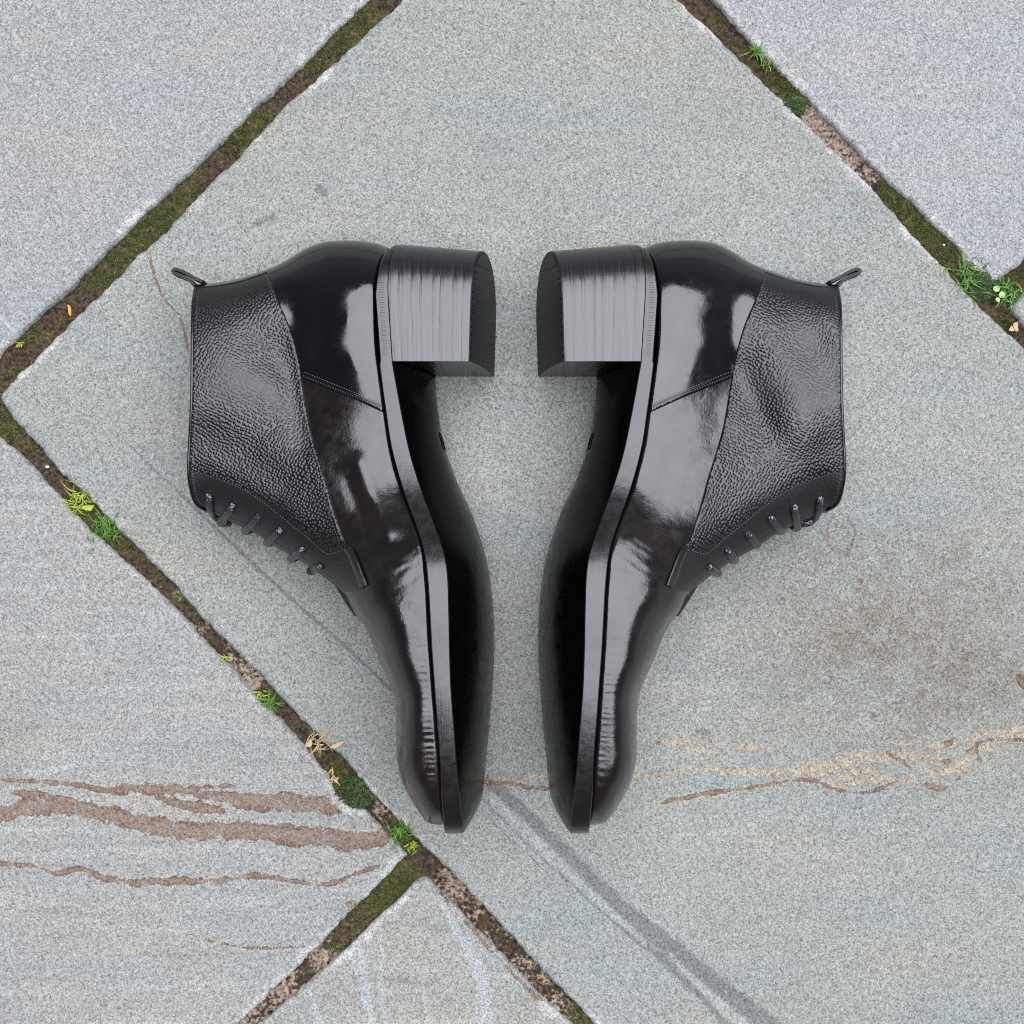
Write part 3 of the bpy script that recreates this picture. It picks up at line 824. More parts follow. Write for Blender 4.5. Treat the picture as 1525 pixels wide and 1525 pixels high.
def build_boot(mirror, label, loc, rotz, seed):
    root = bpy.data.objects.new('ankle_boot', None)
    COL.objects.link(root)
    root.empty_display_size = 0.05
    sgn = -1.0 if mirror else 1.0
    base = np.array([-0.10, 0.0, 0.0])          # thing origin: on the ground, inside the boot
    tag(root, label, 'boot', 'pair of black lace-up boots')
    root.location = (base[0] * sgn + loc[0], base[1] + loc[1], 0)
    root.rotation_euler = (0, 0, rotz)

    def add(name, V, Fc, mat, parent=root, smooth=True, attrs=None, label=None):
        V = np.asarray(V, float) - base
        if mirror:
            V = V * np.array([-1, 1, 1]); Fc = [tuple(f)[::-1] for f in Fc]
        o = mesh_obj(name, V, Fc, mat, parent, smooth, attrs)
        if label: o['label'] = label
        return o

    tz = TPS([p[:2] for p in ZC], np.array([p[2] for p in ZC]), 2e-4)
    tr = TPS([p[:2] for p in ZR], np.array([p[2] for p in ZR]), 2e-4)
    cb = catmull(back, 2.6); cfr = catmull(front, 2.6); cin = catmull(instep, 2.6)
    cin = cin[int(np.argmin(np.linalg.norm(cin - np.array([513, 886]), axis=1))):]
    cw = catmull(weltA, 5)
    def fr(d, R, e=2.25):
        t = np.clip(d / R, 0, 1)
        return (1 - (1 - t) ** e) ** (1 / e)
    def shape(q):
        q = np.asarray(q, float)
        db, _, _ = dist_poly(q, cb)
        df = np.minimum(dist_poly(q, cfr)[0], dist_poly(q, cin)[0])
        rb = idw(q, RB[:, :2], RB[:, 2:], 2)[:, 0]
        rf = idw(q, RF[:, :2], RF[:, 2:], 2)[:, 0]
        ex = np.clip(2.2 + (q[:, 1] - 780) / 500, 2.2, 2.4)
        f = fr(db, rb) * fr(df, rf, ex)
        zr = tr(q); zc = tz(q)
        # creases of wear, different on each boot
        if mirror:
            for (a, b, wd, am) in (((1545-1175, 450), (1545-1235, 560), 30, -1.3), ((1545-1215, 415), (1545-1255, 500), 18, 1.6), ((1545-1150, 520), (1545-1205, 640), 34, 1.3), ((1545-1105, 560), (1545-1150, 640), 22, -1.2)):
                d, _, _ = dist_poly(q, [a, b]); zc = zc + am * np.exp(-(d / wd) ** 2)
            for (a, b, wd, am) in (((1541-985, 690), (1541-960, 770), 20, -1.0), ((1541-950, 800), (1541-905, 830), 12, 0.8), ((1541-960, 720), (1541-925, 800), 10, .5)):
                d, _, _ = dist_poly(q, [a, b]); zc = zc + am * np.exp(-(d / wd) ** 2)
        else:
            for (a, b, wd, am) in (((330, 450), (410, 520), 30, -1.0), ((300, 520), (400, 580), 34, 1.6), ((310, 640), (420, 720), 30, -1.2), ((430, 560), (455, 660), 20, -1.5)):
                d, _, _ = dist_poly(q, [a, b]); zc = zc + am * np.exp(-(d / wd) ** 2)
            for (a, b, wd, am) in (((535, 690), (575, 790), 13, 1.5), ((575, 670), (600, 760), 14, -1.4), ((520, 720), (550, 800), 12, -0.8), ((560, 830), (610, 800), 12, -0.8)):
                d, _, _ = dist_poly(q, [a, b]); zc = zc + am * np.exp(-(d / wd) ** 2)
        dw, _, al = dist_poly(q, cw)
        # short puckers where the vamp is pulled over the last at the toe
        pk = np.clip((q[:, 1] - 930) / 60, 0, 1) * np.clip((1224 - q[:, 1]) / 20, 0, 1)
        rr = np.random.default_rng(seed)
        ph = np.cumsum(rr.uniform(0.5, 1.6, 400)); wob = np.interp(al / 5.2, np.arange(400), ph)
        amp = np.interp(al / 14.0, np.arange(400), rr.uniform(0.15, 1.0, 400))
        zc = zc + 0.10 * pk * amp * np.sin(wob * 3.3) * np.exp(-((dw - 11) / (7 + 6 * amp)) ** 2) * np.clip((dw - 6) / 4, 0, 1)
        # flex wrinkles at the ball
        wr = np.exp(-(((q[:, 0] - 590) / 42) ** 2 + ((q[:, 1] - 845) / 34) ** 2))
        uu = q[:, 0] * 0.55 + q[:, 1] * 0.83
        zc = zc + 0.14 * wr * np.sin(uu / 2.3 + 2.0 * vnoise(q, 22, seed + 3)) * (0.6 + 0.6 * vnoise(q, 14, seed + 4))
        zc = zc + 0.65 * vnoise(q, 75, seed + 5) + 0.2 * vnoise(q, 32, seed + 6)
        top = zr + (zc - zr) * f
        top = top - 1.8 * np.clip(1 - dw / 7, 0, 1) ** 2 * np.clip(f * 1.3, 0, 1)
        bot = zr - (zr - 1.6 - np.interp((q[:, 1] - 762.5) * .93, ZLO[:, 0], ZLO[:, 1]) * np.clip((q[:, 1] - 900) / 120, 0, 1)) * f
        return top * 1e-3, bot * 1e-3, np.minimum(db, df), dw

    def panel(name, poly, mat, lift, step, rimtest, hem=True, wear=None, lay=1.3):
        """one leather panel: both sides of the boot, joined over the rim, with a cut edge elsewhere"""
        poly = np.asarray(poly, float)
        keep = [0]
        for i in range(1, len(poly)):
            if np.linalg.norm(poly[i] - poly[keep[-1]]) > 0.8: keep.append(i)
        poly = poly[keep]
        if np.linalg.norm(poly[0] - poly[-1]) < 0.8: poly = poly[:-1]
        cl = np.vstack([poly, poly[:1]])
        mn, mx = poly.min(0), poly.max(0)
        X, Y = np.meshgrid(np.arange(mn[0], mx[0], step), np.arange(mn[1], mx[1], step * .87))
        X[1::2] += step / 2
        q = np.stack([X.ravel(), Y.ravel()], 1) + rng.uniform(-.12, .12, (X.size, 2)) * step
        q = q[inside(q, poly)]
        d, _, _ = dist_poly(q, cl)
        rq = rimtest(q)
        q = q[(d > step * .55) & ~((rq < 9) & (d < 9.5))]
        ring = []
        for off in (0.06, 0.25, 0.6, 1.2, 2.1, 3.4, 5.2, 7.2, 9.2):      # dense rows where the surface turns over the rim
            nrm = np.zeros_like(poly)
            tg = np.roll(poly, -1, 0) - np.roll(poly, 1, 0)
            nrm[:, 0], nrm[:, 1] = -tg[:, 1], tg[:, 0]
            nrm /= np.linalg.norm(nrm, axis=1)[:, None] + 1e-9
            test = poly + nrm * 0.5
            s = 1.0 if inside(test, poly).mean() > 0.5 else -1.0
            r = poly + nrm * s * off
            ok = inside(r, poly) & (rimtest(poly) < 1.0)
            dd, _, _ = dist_poly(r, cl)
            ring.append(r[ok & (dd > off * .9)])
        allp = np.vstack([poly] + [r for r in ring if len(r)] + [q])
        nb = len(poly)
        edges = [(i, (i + 1) % nb) for i in range(nb)]
        vo, eo, fo, ov, oe, of = delaunay_2d_cdt([Vector((float(p[0]), float(p[1]))) for p in allp], edges, [], 1, 1e-6)
        vo = np.array([(v.x, v.y) for v in vo])
        tri = np.array([f for f in fo if len(f) == 3])
        cen = vo[tri].mean(1)
        tri = tri[inside(cen, poly)]
        # orientation: want top faces pointing +z after y flip
        a, b, c = vo[tri[:, 0]], vo[tri[:, 1]], vo[tri[:, 2]]
        ar = (b[:, 0] - a[:, 0]) * (c[:, 1] - a[:, 1]) - (b[:, 1] - a[:, 1]) * (c[:, 0] - a[:, 0])
        tri = tri[np.abs(ar) > 1e-6]; ar = ar[np.abs(ar) > 1e-6]
        flip = ar > 0
        tri[flip] = tri[flip][:, ::-1]
        zt, zb, drim, dw = shape(vo)
        dpoly, _, _ = dist_poly(vo, cl)
        rim = rimtest(vo) < 0.015
        # edge lift: full inside, thinned towards cut edges
        ins = np.clip(dpoly / 2.2, 0, 1)
        dl = lift * (0.45 + 0.55 * np.sqrt(1 - (1 - ins) ** 2)) * 1e-3
        near_rim = np.clip(rimtest(vo) / 12, 0, 1)
        zt = zt + dl * np.where(rim, 0, near_rim)
        zb = np.maximum(zb - dl * 0.4 * near_rim, 0.0007)
        xt, yt = unp(vo[:, 0], vo[:, 1], zt)
        # swell outwards a hair at the rim so the lifted panel also stands proud in outline
        w = np.clip(1 - dw / 320, 0, 1)
        xb = xt + math.tan(math.radians(12)) * (zt - zb) * w * w * (3 - 2 * w)
        top = np.stack([xt, yt, zt], 1)
        n = len(vo)
        V = [top]
        bmap = np.arange(n)
        nr = np.nonzero(~rim)[0]
        bmap[nr] = n + np.arange(len(nr))
        V.append(np.stack([xb[nr], yt[nr], zb[nr]], 1))
        Fc = [tuple(t) for t in tri] + [tuple(bmap[t][::-1]) for t in tri]
        # cut edges (not on the rim): fold down a hem
        e = np.concatenate([tri[:, [0, 1]], tri[:, [1, 2]], tri[:, [2, 0]]]).astype(np.int64)
        k = e[:, 0] * 1000000 + e[:, 1]; rv = e[:, 1] * 1000000 + e[:, 0]
        be = e[~np.isin(k, rv)]
        be = be[~(rim[be[:, 0]] & rim[be[:, 1]])]
        cnt = n + len(nr)
        if hem:
            hv = {}
            H_ = []
            for i in np.unique(be):
                hv[int(i)] = cnt + len(H_)
                H_.append((xt[i], yt[i], zt[i] - min(lay * 1e-3, max(zt[i] - zb[i], 0) * .45)))
                hv[-int(i) - 1] = cnt + len(H_)
                H_.append((xb[i], yt[i], zb[i] + min(lay * 1e-3, max(zt[i] - zb[i], 0) * .45)))
            V.append(np.array(H_))
            for a_, b_ in be:
                a_, b_ = int(a_), int(b_)
                Fc.append((b_, a_, hv[a_], hv[b_]))
                Fc.append((int(bmap[a_]), int(bmap[b_]), hv[-b_ - 1], hv[-a_ - 1]))
        V = np.vstack(V)
        attrs = None
        if wear is not None:
            wv = np.stack([wear(vo), wear(vo), wear(vo)], 1)
            wa = np.ones((len(V), 3)) * 0.6
            wa[:n] = wv; wa[n:n + len(nr)] = wv[nr]
            attrs = {'wear': wa}
        return add(name, V, Fc, mat, attrs=attrs)

    st = 2.6
    c_back = catmull(back, st); c_top = resample(catmull(top_edge, st), st); c_front = catmull(front, st); c_in = catmull(instep, st)
    c_w = catmull(weltA, st); c_s1 = catmull(seam1, st); c_s2 = catmull(seam2, st); c_tab = resample(np.array(tab_o, float), st)
    i_b = int(np.argmin(np.linalg.norm(c_back - np.array([397, 401]), axis=1)))
    rim_b = lambda q: dist_poly(q, c_back)[0]
    rim_f = lambda q: dist_poly(q, c_front)[0]
    rim_i = lambda q: dist_poly(q, c_in)[0]
    # counter: under the shaft on its left, cut at the side seam
    i_w = int(np.argmin(np.linalg.norm(c_w - np.array([573, 610]), axis=1)))
    s1_up = c_s1[c_s1[:, 1] < 566]
    poly = np.vstack([c_back[i_b - 2:], c_w[1:i_w + 1], c_s2[::-1], (s1_up[::-1] + np.array([-5, 0]))[:-2]])
    counter = panel('heel_counter', poly, M['counter'], 0.55, 3.0, rim_b)
    # vamp
    j_w = int(np.argmin(np.linalg.norm(c_w - np.array([571, 592]), axis=1)))
    s1_lo = np.array([p for p in c_s1 if p[1] > 556])
    hid = np.vstack([s1_lo + np.array([-7, 0]), [(506, 818), (509, 840), (507, 860)]])
    poly = np.vstack([(c_s2 + np.array([0, -9]))[:-1], c_w[j_w:], c_in[::-1], hid[::-1]])
    vamp = panel('vamp', poly, M['vamp'], 0.0, 2.2, rim_i)
    # shaft
    poly = np.vstack([c_back[:i_b + 1], c_s1[1:], c_tab[1:], c_front[::-1][1:], c_top[::-1][1:]])
    shaft_poly = poly.copy()
    def grain_w(q):
        d, _, _ = dist_poly(q, catmull(face_st, 5))
        below = inside(q, np.vstack([catmull(face_st, 5), [(560, 840), (560, 900), (250, 900), (250, 690)]]))
        w = np.where(below, 0.25, 1.0) * np.clip(0.75 + 0.35 * vnoise(q, 60, 12), 0.4, 1)
        de = np.minimum(rim_b(q) / 40, 1)
        return w * (0.45 + 0.55 * de)
    rim_s = lambda q: np.minimum(rim_b(q), rim_f(q))
    shaft = panel('shaft', poly, M['shaft'], 1.3, 2.6, rim_s, wear=grain_w)

    # generic surface helpers -------------------------------------------------
    def surf(q, lift):
        q = np.asarray(q, float)
        zt, zb, _, _ = shape(q)
        z = zt + lift * 1e-3
        x, y = unp(q[:, 0], q[:, 1], z)
        return np.stack([x, y, z], 1)
    def stitches(name, lines, parent, pitch=4.3, ln=2.9, wd=0.8, lift=1.35, mat=None):
        V, Fc = [], []
        for L in lines:
            p = resample(np.asarray(L, float), pitch)
            c = (p[:-1] + p[1:]) / 2
            d = p[1:] - p[:-1]
            d /= np.linalg.norm(d, axis=1)[:, None]
            h = ln / 2
            for k, (cc, dd) in enumerate(zip(c, d)):
                nn = np.array([-dd[1], dd[0]])
                pts = np.array([cc - dd * h, cc - dd * h * .5 + nn * wd, cc + dd * h * .5 + nn * wd, cc + dd * h, cc + dd * h * .5 - nn * wd, cc - dd * h * .5 - nn * wd, cc - dd * h * .4, cc + dd * h * .4])
                b = surf(pts, lift - 0.12)
                b[6:, 2] += wd * S * 1.1
                n = len(V)
                V += list(b)
                Fc += [(n, n + 6, n + 1), (n + 1, n + 6, n + 7, n + 2), (n + 2, n + 7, n + 3), (n + 3, n + 7, n + 4), (n + 4, n + 7, n + 6, n + 5), (n + 5, n + 6, n)]
        o = add(name, V, Fc, mat or M['thread'], parent)
        o['kind'] = 'stuff'
        return o
    def offset_line(L, off):
        L = np.asarray(L, float)
        t = np.gradient(L, axis=0)
        t /= np.linalg.norm(t, axis=1)[:, None]
        return L + np.stack([-t[:, 1], t[:, 0]], 1) * off
    s1in = c_s1[3:-1]
    stitches('stitching', [offset_line(s1in, 3.6), offset_line(c_s1[len(c_s1) // 2:-1], 8.0), catmull(face_st, 4)[2:-1],
                           offset_line(c_top[6:-2], -6.5), offset_line(c_front[2:-2], -4.5)], shaft, lift=1.38)
    stitches('stitching', [offset_line(c_s2[1:-2], -4.0), offset_line(c_s2[1:-2], -9.5)], counter, pitch=4.0, lift=0.6, wd=.95)
    # seam ridge under the double row: rolled edge of the counter
    def ribbon(name, L, wd, lift, mat, parent, rows=5, rise=0.5):
        L = np.asarray(L, float)
        V, Fc = [], []
        offs = np.linspace(-1, 1, rows)
        for o_ in offs:
            b = surf(offset_line(L, o_ * wd / 2), lift + rise * math.sqrt(max(0, 1 - o_ * o_)) - (0.6 if abs(o_) > .99 else 0))
            V.append(b)
        n = len(L)
        for r in range(rows - 1):
            for i in range(n - 1):
                Fc.append((r * n + i, r * n + i + 1, (r + 1) * n + i + 1, (r + 1) * n + i))
        # wind so that the top looks up
        V = np.vstack(V)
        f0 = Fc[0]
        nn = np.cross(V[f0[1]] - V[f0[0]], V[f0[2]] - V[f0[0]])
        if nn[2] < 0: Fc = [f[::-1] for f in Fc]
        return add(name, V, Fc, mat, parent)
    ribbon('seam_piping', offset_line(c_s2[1:-2], -6.8), 3.2, 0.45, M['counter'], counter, rise=0.55)
    # folded stay at the foot of the facing, with its two bright stitched ridges
    stay = [(516,815),(523,826),(533,852),(541,873)]
    stay_l = catmull(stay, 2.5)
    st_o = ribbon('facing_stay', stay_l, 13, 1.35, M['vamp'], root, rows=9, rise=0.7)
    ribbon('seam_ridge', offset_line(stay_l, -3.2), 3.2, 1.9, M['counter'], st_o, rise=0.6)
    stitches('stitching', [offset_line(stay_l, 4.2)], st_o, lift=1.95)
    # rolled top line
    def tube(name, pts, rad, mat, parent, sides=8, flat=1.0, close=False, cap=True):
        pts = np.asarray(pts, float)
        n = len(pts)
        tg = np.gradient(pts, axis=0)
        if close: tg = np.roll(pts, -1, 0) - np.roll(pts, 1, 0)
        tg /= np.linalg.norm(tg, axis=1)[:, None] + 1e-12
        up = np.array([0, 0, 1.0])
        V, Fc = [], []
        prev = None
        for i in range(n):
            t = tg[i]
            if prev is None:
                s_ = np.cross(t, up)
                if np.linalg.norm(s_) < 1e-3: s_ = np.cross(t, [1.0, 0, 0])
            else:
                s_ = prev - t * (prev @ t)
            s_ /= np.linalg.norm(s_)
            prev = s_
            u_ = np.cross(s_, t)
            r_ = rad[i] if hasattr(rad, '__len__') else rad
            for k in range(sides):
                a = 2 * math.pi * k / sides
                V.append(pts[i] + s_ * math.cos(a) * r_ + u_ * math.sin(a) * r_ * flat)
        m_ = n if close else n - 1
        for i in range(m_):
            for k in range(sides):
                a, b = i * sides + k, i * sides + (k + 1) % sides
                c, d = ((i + 1) % n) * sides + (k + 1) % sides, ((i + 1) % n) * sides + k
                Fc.append((a, b, c, d))
        if not close and cap:
            Fc.append(tuple(range(sides))[::-1]); Fc.append(tuple((n - 1) * sides + k for k in range(sides)))
        return add(name, V, Fc, mat, parent)
    zt, zb, _, _ = shape(c_top)
    xt, yt = unp(c_top[:, 0] + 0.8, c_top[:, 1], zt + .0004)
    loop = np.vstack([np.stack([xt, yt, zt + .0004], 1), np.stack([xt, yt, np.maximum(zb + .0002, .0012)], 1)[::-1]])
    tube('top_binding', loop, 0.00085, M['vamp'], root, 7, close=True)
    # back strip: folded strap covering the seam up the back of the shaft
    lb = c_back[2:i_b + 1]
    ribbon('back_strip', np.stack([lb[:, 0], lb[:, 1] + 3.2], 1), 5.0, 0.9, M['counter'], root, rows=5, rise=.4)
    # lining seen through the open mouth: inner sleeve set inside the shaft
    lin = []
    zt2, zb2, _, _ = shape(c_top)
    steps = [0, 25, 60, 100, 140]
    mid = (zt2 + zb2) / 2
    for s_ in steps:
        q = c_top + np.array([s_ + 1.0, 0]) * 1.0
        q[:, 1] = 590 + (q[:, 1] - 590) * (1 - s_ / 700)
        a, b, _, _ = shape(q)
        top_ = np.maximum(a - .0022, mid + .001); bo_ = np.minimum(np.maximum(b + .0018, .0024), mid - .001)
        x_, y_ = unp(q[:, 0], q[:, 1], a)
        lin.append(np.vstack([np.stack([x_, y_, top_], 1), np.stack([x_, y_, bo_], 1)[::-1]]))
    nL = len(lin[0]); V = np.vstack(lin); Fc = []
    for r in range(len(steps) - 1):
        for i in range(nL):
            Fc.append((r * nL + i, r * nL + (i + 1) % nL, (r + 1) * nL + (i + 1) % nL, (r + 1) * nL + i))
    add('lining', V, Fc, M['lining'], root)
    # tongue peeping out below the facing
    tg_l = [(500, 866), (512, 888), (520, 903), (529, 918)]
    V, Fc = [], []
    tl = catmull(tg_l, 3)
    for i, p in enumerate(tl):
        f_ = i / (len(tl) - 1)
        wd = 3.5 * (1 - f_) + 0.6
        for off, z in ((-wd, .046), (4, .050), (4, .034), (-wd, .036)):
            x, y = unp(p[0] + off, p[1] - off * .4, z)
            V.append((x, y, z))
    for i in range(len(tl) - 1):
        for k in range(4):
            Fc.append((i * 4 + k, i * 4 + (k + 1) % 4, (i + 1) * 4 + (k + 1) % 4, (i + 1) * 4 + k))
    Fc += [(3, 2, 1, 0), tuple((len(tl) - 1) * 4 + k for k in range(4))]
    add('tongue', V, Fc, M['lining'], root, smooth=False)

    # pull loop ---------------------------------------------------------------
    path = catmull([(301, 419), (288, 413), (274, 405), (262, 400.5), (257.5, 402), (258, 406), (268, 409.5), (281, 416.5), (290, 426)], 2.0)
    def strap(name, path, th, z0, z1, mat):
        V, Fc = [], []
        t = np.gradient(path, axis=0); t /= np.linalg.norm(t, axis=1)[:, None]
        nn = np.stack([-t[:, 1], t[:, 0]], 1)
        for i, p in enumerate(path):
            for s_, z in ((-.5, z0), (.5, z0), (.62, (z0 + z1) / 2), (.5, z1), (-.5, z1), (-.62, (z0 + z1) / 2)):
                zz = z * 1e-3
                # one vertical strap: same real x,y for every height
                x, y = unp(p[0] + nn[i, 0] * s_ * th, p[1] + nn[i, 1] * s_ * th, z1 * 1e-3)
                V.append((x, y, zz))
        for i in range(len(path) - 1):
            for k in range(6):
                Fc.append((i * 6 + k, (i + 1) * 6 + k, (i + 1) * 6 + (k + 1) % 6, i * 6 + (k + 1) % 6))
        Fc += [tuple(range(6)), tuple((len(path) - 1) * 6 + k for k in range(6))[::-1]]
        return add(name, V, Fc, mat, root, smooth=False)
    strap('pull_loop', path, 4.6, 25, 35, M['lining'])

    # laces -------------------------------------------------------------------
    eyel = [(311, 735), (348, 751), (386, 768), (419, 788), (452, 816), (480, 842)]
    ends = [(336, 779), (328, 779), (364, 791), (397, 809), (433, 833), (462, 851)]
    if mirror:      # the other boot is laced a little differently
        eyel = [(317, 739), (356, 752), (393, 769), (426, 793), (456, 817), (485, 843)]
        ends = [(343, 780), (350, 786), (373, 791), (410, 812), (443, 835), (468, 854)]
    for i, (e, g) in enumerate(zip(eyel, ends)):
        e = np.array(e, float); g = np.array(g, float)
        if i == 0:
            key = [e, e + (.5, 11), e + (2, 22), e + (8, 32), e + (16, 39), g]
            lift = [-0.6, 2.6, 2.4, 2.4, 1.4, 0.2]
        else:
            key = [e, e + (g - e) * .15, e + (g - e) * .45, e + (g - e) * .75, g]
            lift = [-0.8, 2.2, 2.6, 2.4, 1.6]
        key = np.array([tuple(k) for k in key])
        P3 = surf(key, 0.0)
        P3 = []
        for k, l in zip(key, lift):
            zt, zb, _, _ = shape(k[None])
            zs_ = float(zt[0]) if inside(k[None], shaft_poly)[0] else float(tr(k[None])[0]) * 1e-3
            z = zs_ + l * 1e-3
            P3.append((*[float(c_) for c_ in unp(k[0], k[1], z)], z))
        # round the front edge to the facing underneath
        last = P3[-1]
        dirv = np.array(P3[-1]) - np.array(P3[-2]); dirv[2] = 0; dirv /= np.linalg.norm(dirv) + 1e-9
        zr_ = float(tr(g[None])[0]) * 1e-3
        P3.append(tuple(np.array((last[0], last[1], 0)) + dirv * .0007 + np.array([0, 0, zr_ - .004])))
        P3.append(tuple(np.array((last[0], last[1], 0)) - dirv * .004 + np.array([0, 0, zr_ - .010])))
        tube('lace', catmull(np.array(P3), 0.0009), 0.0022, M['lace'], root, 9, flat=0.85)
        # punched eyelet
        V, Fc = [], []
        ang = np.linspace(0, 2 * math.pi, 13)[:-1]
        for r_, l in ((5.2, 1.32), (4.4, 1.62), (3.6, 1.0)):
            V += list(surf(e + np.stack([np.cos(ang), np.sin(ang)], 1) * r_, l))
        for a in range(2):
            for k in range(12):
                Fc.append((a * 12 + k, a * 12 + (k + 1) % 12, (a + 1) * 12 + (k + 1) % 12, (a + 1) * 12 + k)[::-1])
        add('eyelet', V, Fc, M['lining'], shaft)

    # sole --------------------------------------------------------------------
    def rail(points, zf):
        """pixel rail at given heights -> x (ground px units) as a function of v (ground px units)"""
        xs, vs = [], []
        for p in points:
            z = zf(p)
            k = 1 - z * 1e-3 / H
            xs.append((p[0] - C0) * k); vs.append((p[1] - C0) * k)
        o = np.argsort(vs)
        return np.array(vs)[o], np.array(xs)[o]
    def zhi_of_px(p):
        v = p[1] - C0
        for _ in range(6):
            z = np.interp(v, ZHI[:, 0], ZHI[:, 1]); v = (p[1] - C0) * (1 - z * 1e-3 / H)
        return z
    vB, xB = rail(catmull(stripB, 12), zhi_of_px)
    wA = [p for p in catmull(weltA, 12) if p[1] > 470]
    vA, xA = rail(wA, zhi_of_px)
    vC, xC = rail(catmull(silC, 12), lambda p: p[2])
    # continue to the back of the heel seat and the toe tip
    vs = np.concatenate([np.linspace(-374, -366, 7)[:-1], np.linspace(-366, -330, 10)[:-1], np.linspace(-330, -202, 14)[:-1], np.linspace(-202, 400, 110)[:-1], 430 - 30 * np.linspace(1, 0, 14) ** 1.8])
    def ev(vq):
        xb = np.interp(vq, vB, xB, left=xB[0], right=xB[-1])
        xa = np.interp(vq, vA, xA, left=np.nan, right=xA[-1])
        xc = np.interp(vq, vC, xC, left=xC[0], right=np.nan)
        return xb, xa, xc
    rings = []
    NZ = 19
    BOWX, BOWY = [-200, -140, 60, 200, 300, 380, 430], [10, 18, 16, 12, 8, 4, 0]
    for v in vs:
        if v < -200:
            # D-shaped heel seat
            u = np.clip((-v - 274) / 100.0, 0, 1)
            hw = 33.4 * (1 - u ** 2.3) ** (1 / 2.3)
            zc_ = 34.0
            zh, zl = zc_ + max(hw, 1.5), zc_ - max(hw, 1.5)
            xb_full = np.interp(v, [-374, -202], [-170.5, -159.5]); xc_full = xb_full + 46
            f_ = lambda z, xb_full=xb_full, xc_full=xc_full: xb_full + (67.5 - z) / 67 * (xc_full - xb_full)
            th = np.interp(v, [-374, -340, -290, -202], [4.5, 12, 17.5, 16.5])
            bow = 0.0
        else:
            zh = np.interp(v, ZHI[:, 0], ZHI[:, 1]); zl = np.interp(v, ZLO[:, 0], ZLO[:, 1])
            xb, xa, xc = ev(v)
            if v > 330:          # towards the toe keep one even tilt across the sole
                xb0, _, xc0 = ev(330.0)
                k0 = (xc0 - xb0) / (np.interp(330, ZHI[:, 0], ZHI[:, 1]) - np.interp(330, ZLO[:, 0], ZLO[:, 1]))
                xc = xb + k0 * np.interp(v, [330, 430], [1, .72]) * (zh - zl)
            zh0, zl0 = zh, zl
            f_ = lambda z, xb=xb, xc=xc, zh=zh, zl=zl: xb + (zh - z) / (zh - zl) * (xc - xb)
            th = (xb - xa) if not np.isnan(xa) else 16.5
            th = min(max(th, 14), 27)
            bow = np.interp(v, BOWX, BOWY)    # the sole is domed across its width
        zs = np.linspace(zh, zl, NZ)
        rd = 6 * (1 - math.sqrt(max(0.0, 1 - (max(0.0, v - 421) / 9.2) ** 2)))
        bev = min(0.5, (zh - zl) * .2)
        row = []
        # upper side, wall with a small bevel, bottom face, wall
        row.append((f_(zh) - th, zh - bev)); row.append((f_(zh) - th + 1.2, zh)); row.append((f_(zh) - th * .5, zh + 0.12)); row.append((f_(zh) - 1.2, zh)); row.append((f_(zh), zh - bev))
        for k in range(1, NZ - 1):
            w_ = 1 - (2 * k / (NZ - 1) - 1) ** 2
            row.append((f_(zs[k]) + bow * w_, zs[k]))
        row.append((f_(zl), zl + bev)); row.append((f_(zl) - 1.2, zl)); row.append((f_(zl) - th + 1.2, zl)); row.append((f_(zl) - th, zl + bev))
        xm = f_((zh + zl) / 2) - th / 2
        rings.append([((x - math.copysign(rd, x - (f_(z) - th / 2))) * S, -v * S, z * 1e-3) for x, z in row])
    nr_ = len(rings[0]); V = np.array([p for r in rings for p in r]); Fe, Fb = [], []
    for i in range(len(rings) - 1):
        for k in range(nr_):
            f = (i * nr_ + k, i * nr_ + (k + 1) % nr_, (i + 1) * nr_ + (k + 1) % nr_, (i + 1) * nr_ + k)
            (Fb if 4 <= k < 4 + NZ - 1 else Fe).append(f)
    Fe.append(tuple(range(nr_))[::-1]); Fe.append(tuple((len(rings) - 1) * nr_ + k for k in range(nr_)))
    def wind(V, F_):
        return [f[::-1] for f in F_]
    sole = add('sole_edge', V, wind(V, Fe), M['edge'], root)
    sole.data.set_sharp_from_angle(angle=math.radians(28))
    # outsole bottom sheet as its own part, sharing the same outline
    used = sorted({i for f in Fb for i in f}); mp = {o: n for n, o in enumerate(used)}
    osole = add('outsole', V[used], [tuple(mp[i] for i in f)[::-1] for f in Fb], M['outsole'], root)
    # embossed size mark in the waist of the outsole
    def sole_pt(v, z, out):
        xb, xa, xc = ev(v)
        zh = np.interp(v, ZHI[:, 0], ZHI[:, 1]); zl = np.interp(v, ZLO[:, 0], ZLO[:, 1])
        fz = (zh - z) / (zh - zl)
        bow = np.interp(v, BOWX, BOWY) * (1 - (2 * fz - 1) ** 2)
        return np.array([(xb + fz * (xc - xb) + bow + out) * S, -v * S, z * 1e-3])
    strokes = [[(0, 0), (4, 0), (6, 3), (4, 6), (0, 6), (-1.5, 3), (0, 0)], [(0, 6), (-2, 9), (0, 12), (4, 12), (6, 9), (4, 6)], [(9, 2), (9, 7)], [(8, 11), (14, 2)], [(12, 8), (14.5, 8), (14.5, 10), (12, 12.5), (15, 12.5)]]
    V2, F2 = [], []
    for s_ in strokes:
        P3 = [sole_pt(-113 + b_ * 2.0, 27 - a_ * 0.95, 0.25) for a_, b_ in s_]
        for a_, b_ in zip(P3[:-1], P3[1:]):
            d = b_ - a_; d /= np.linalg.norm(d)
            nrm = np.array([0.97, 0, 0.22]); sd = np.cross(d, nrm) * .00045
            n = len(V2)
            V2 += [a_ - sd, a_ + sd, b_ + sd, b_ - sd, a_ + nrm * .0003, b_ + nrm * .0003]
            F2 += [(n, n + 4, n + 5, n + 3), (n + 1, n + 2, n + 5, n + 4), (n, n + 1, n + 4), (n + 2, n + 3, n + 5)]
    add('size_mark', V2, F2, M['outsole'], osole, smooth=False)
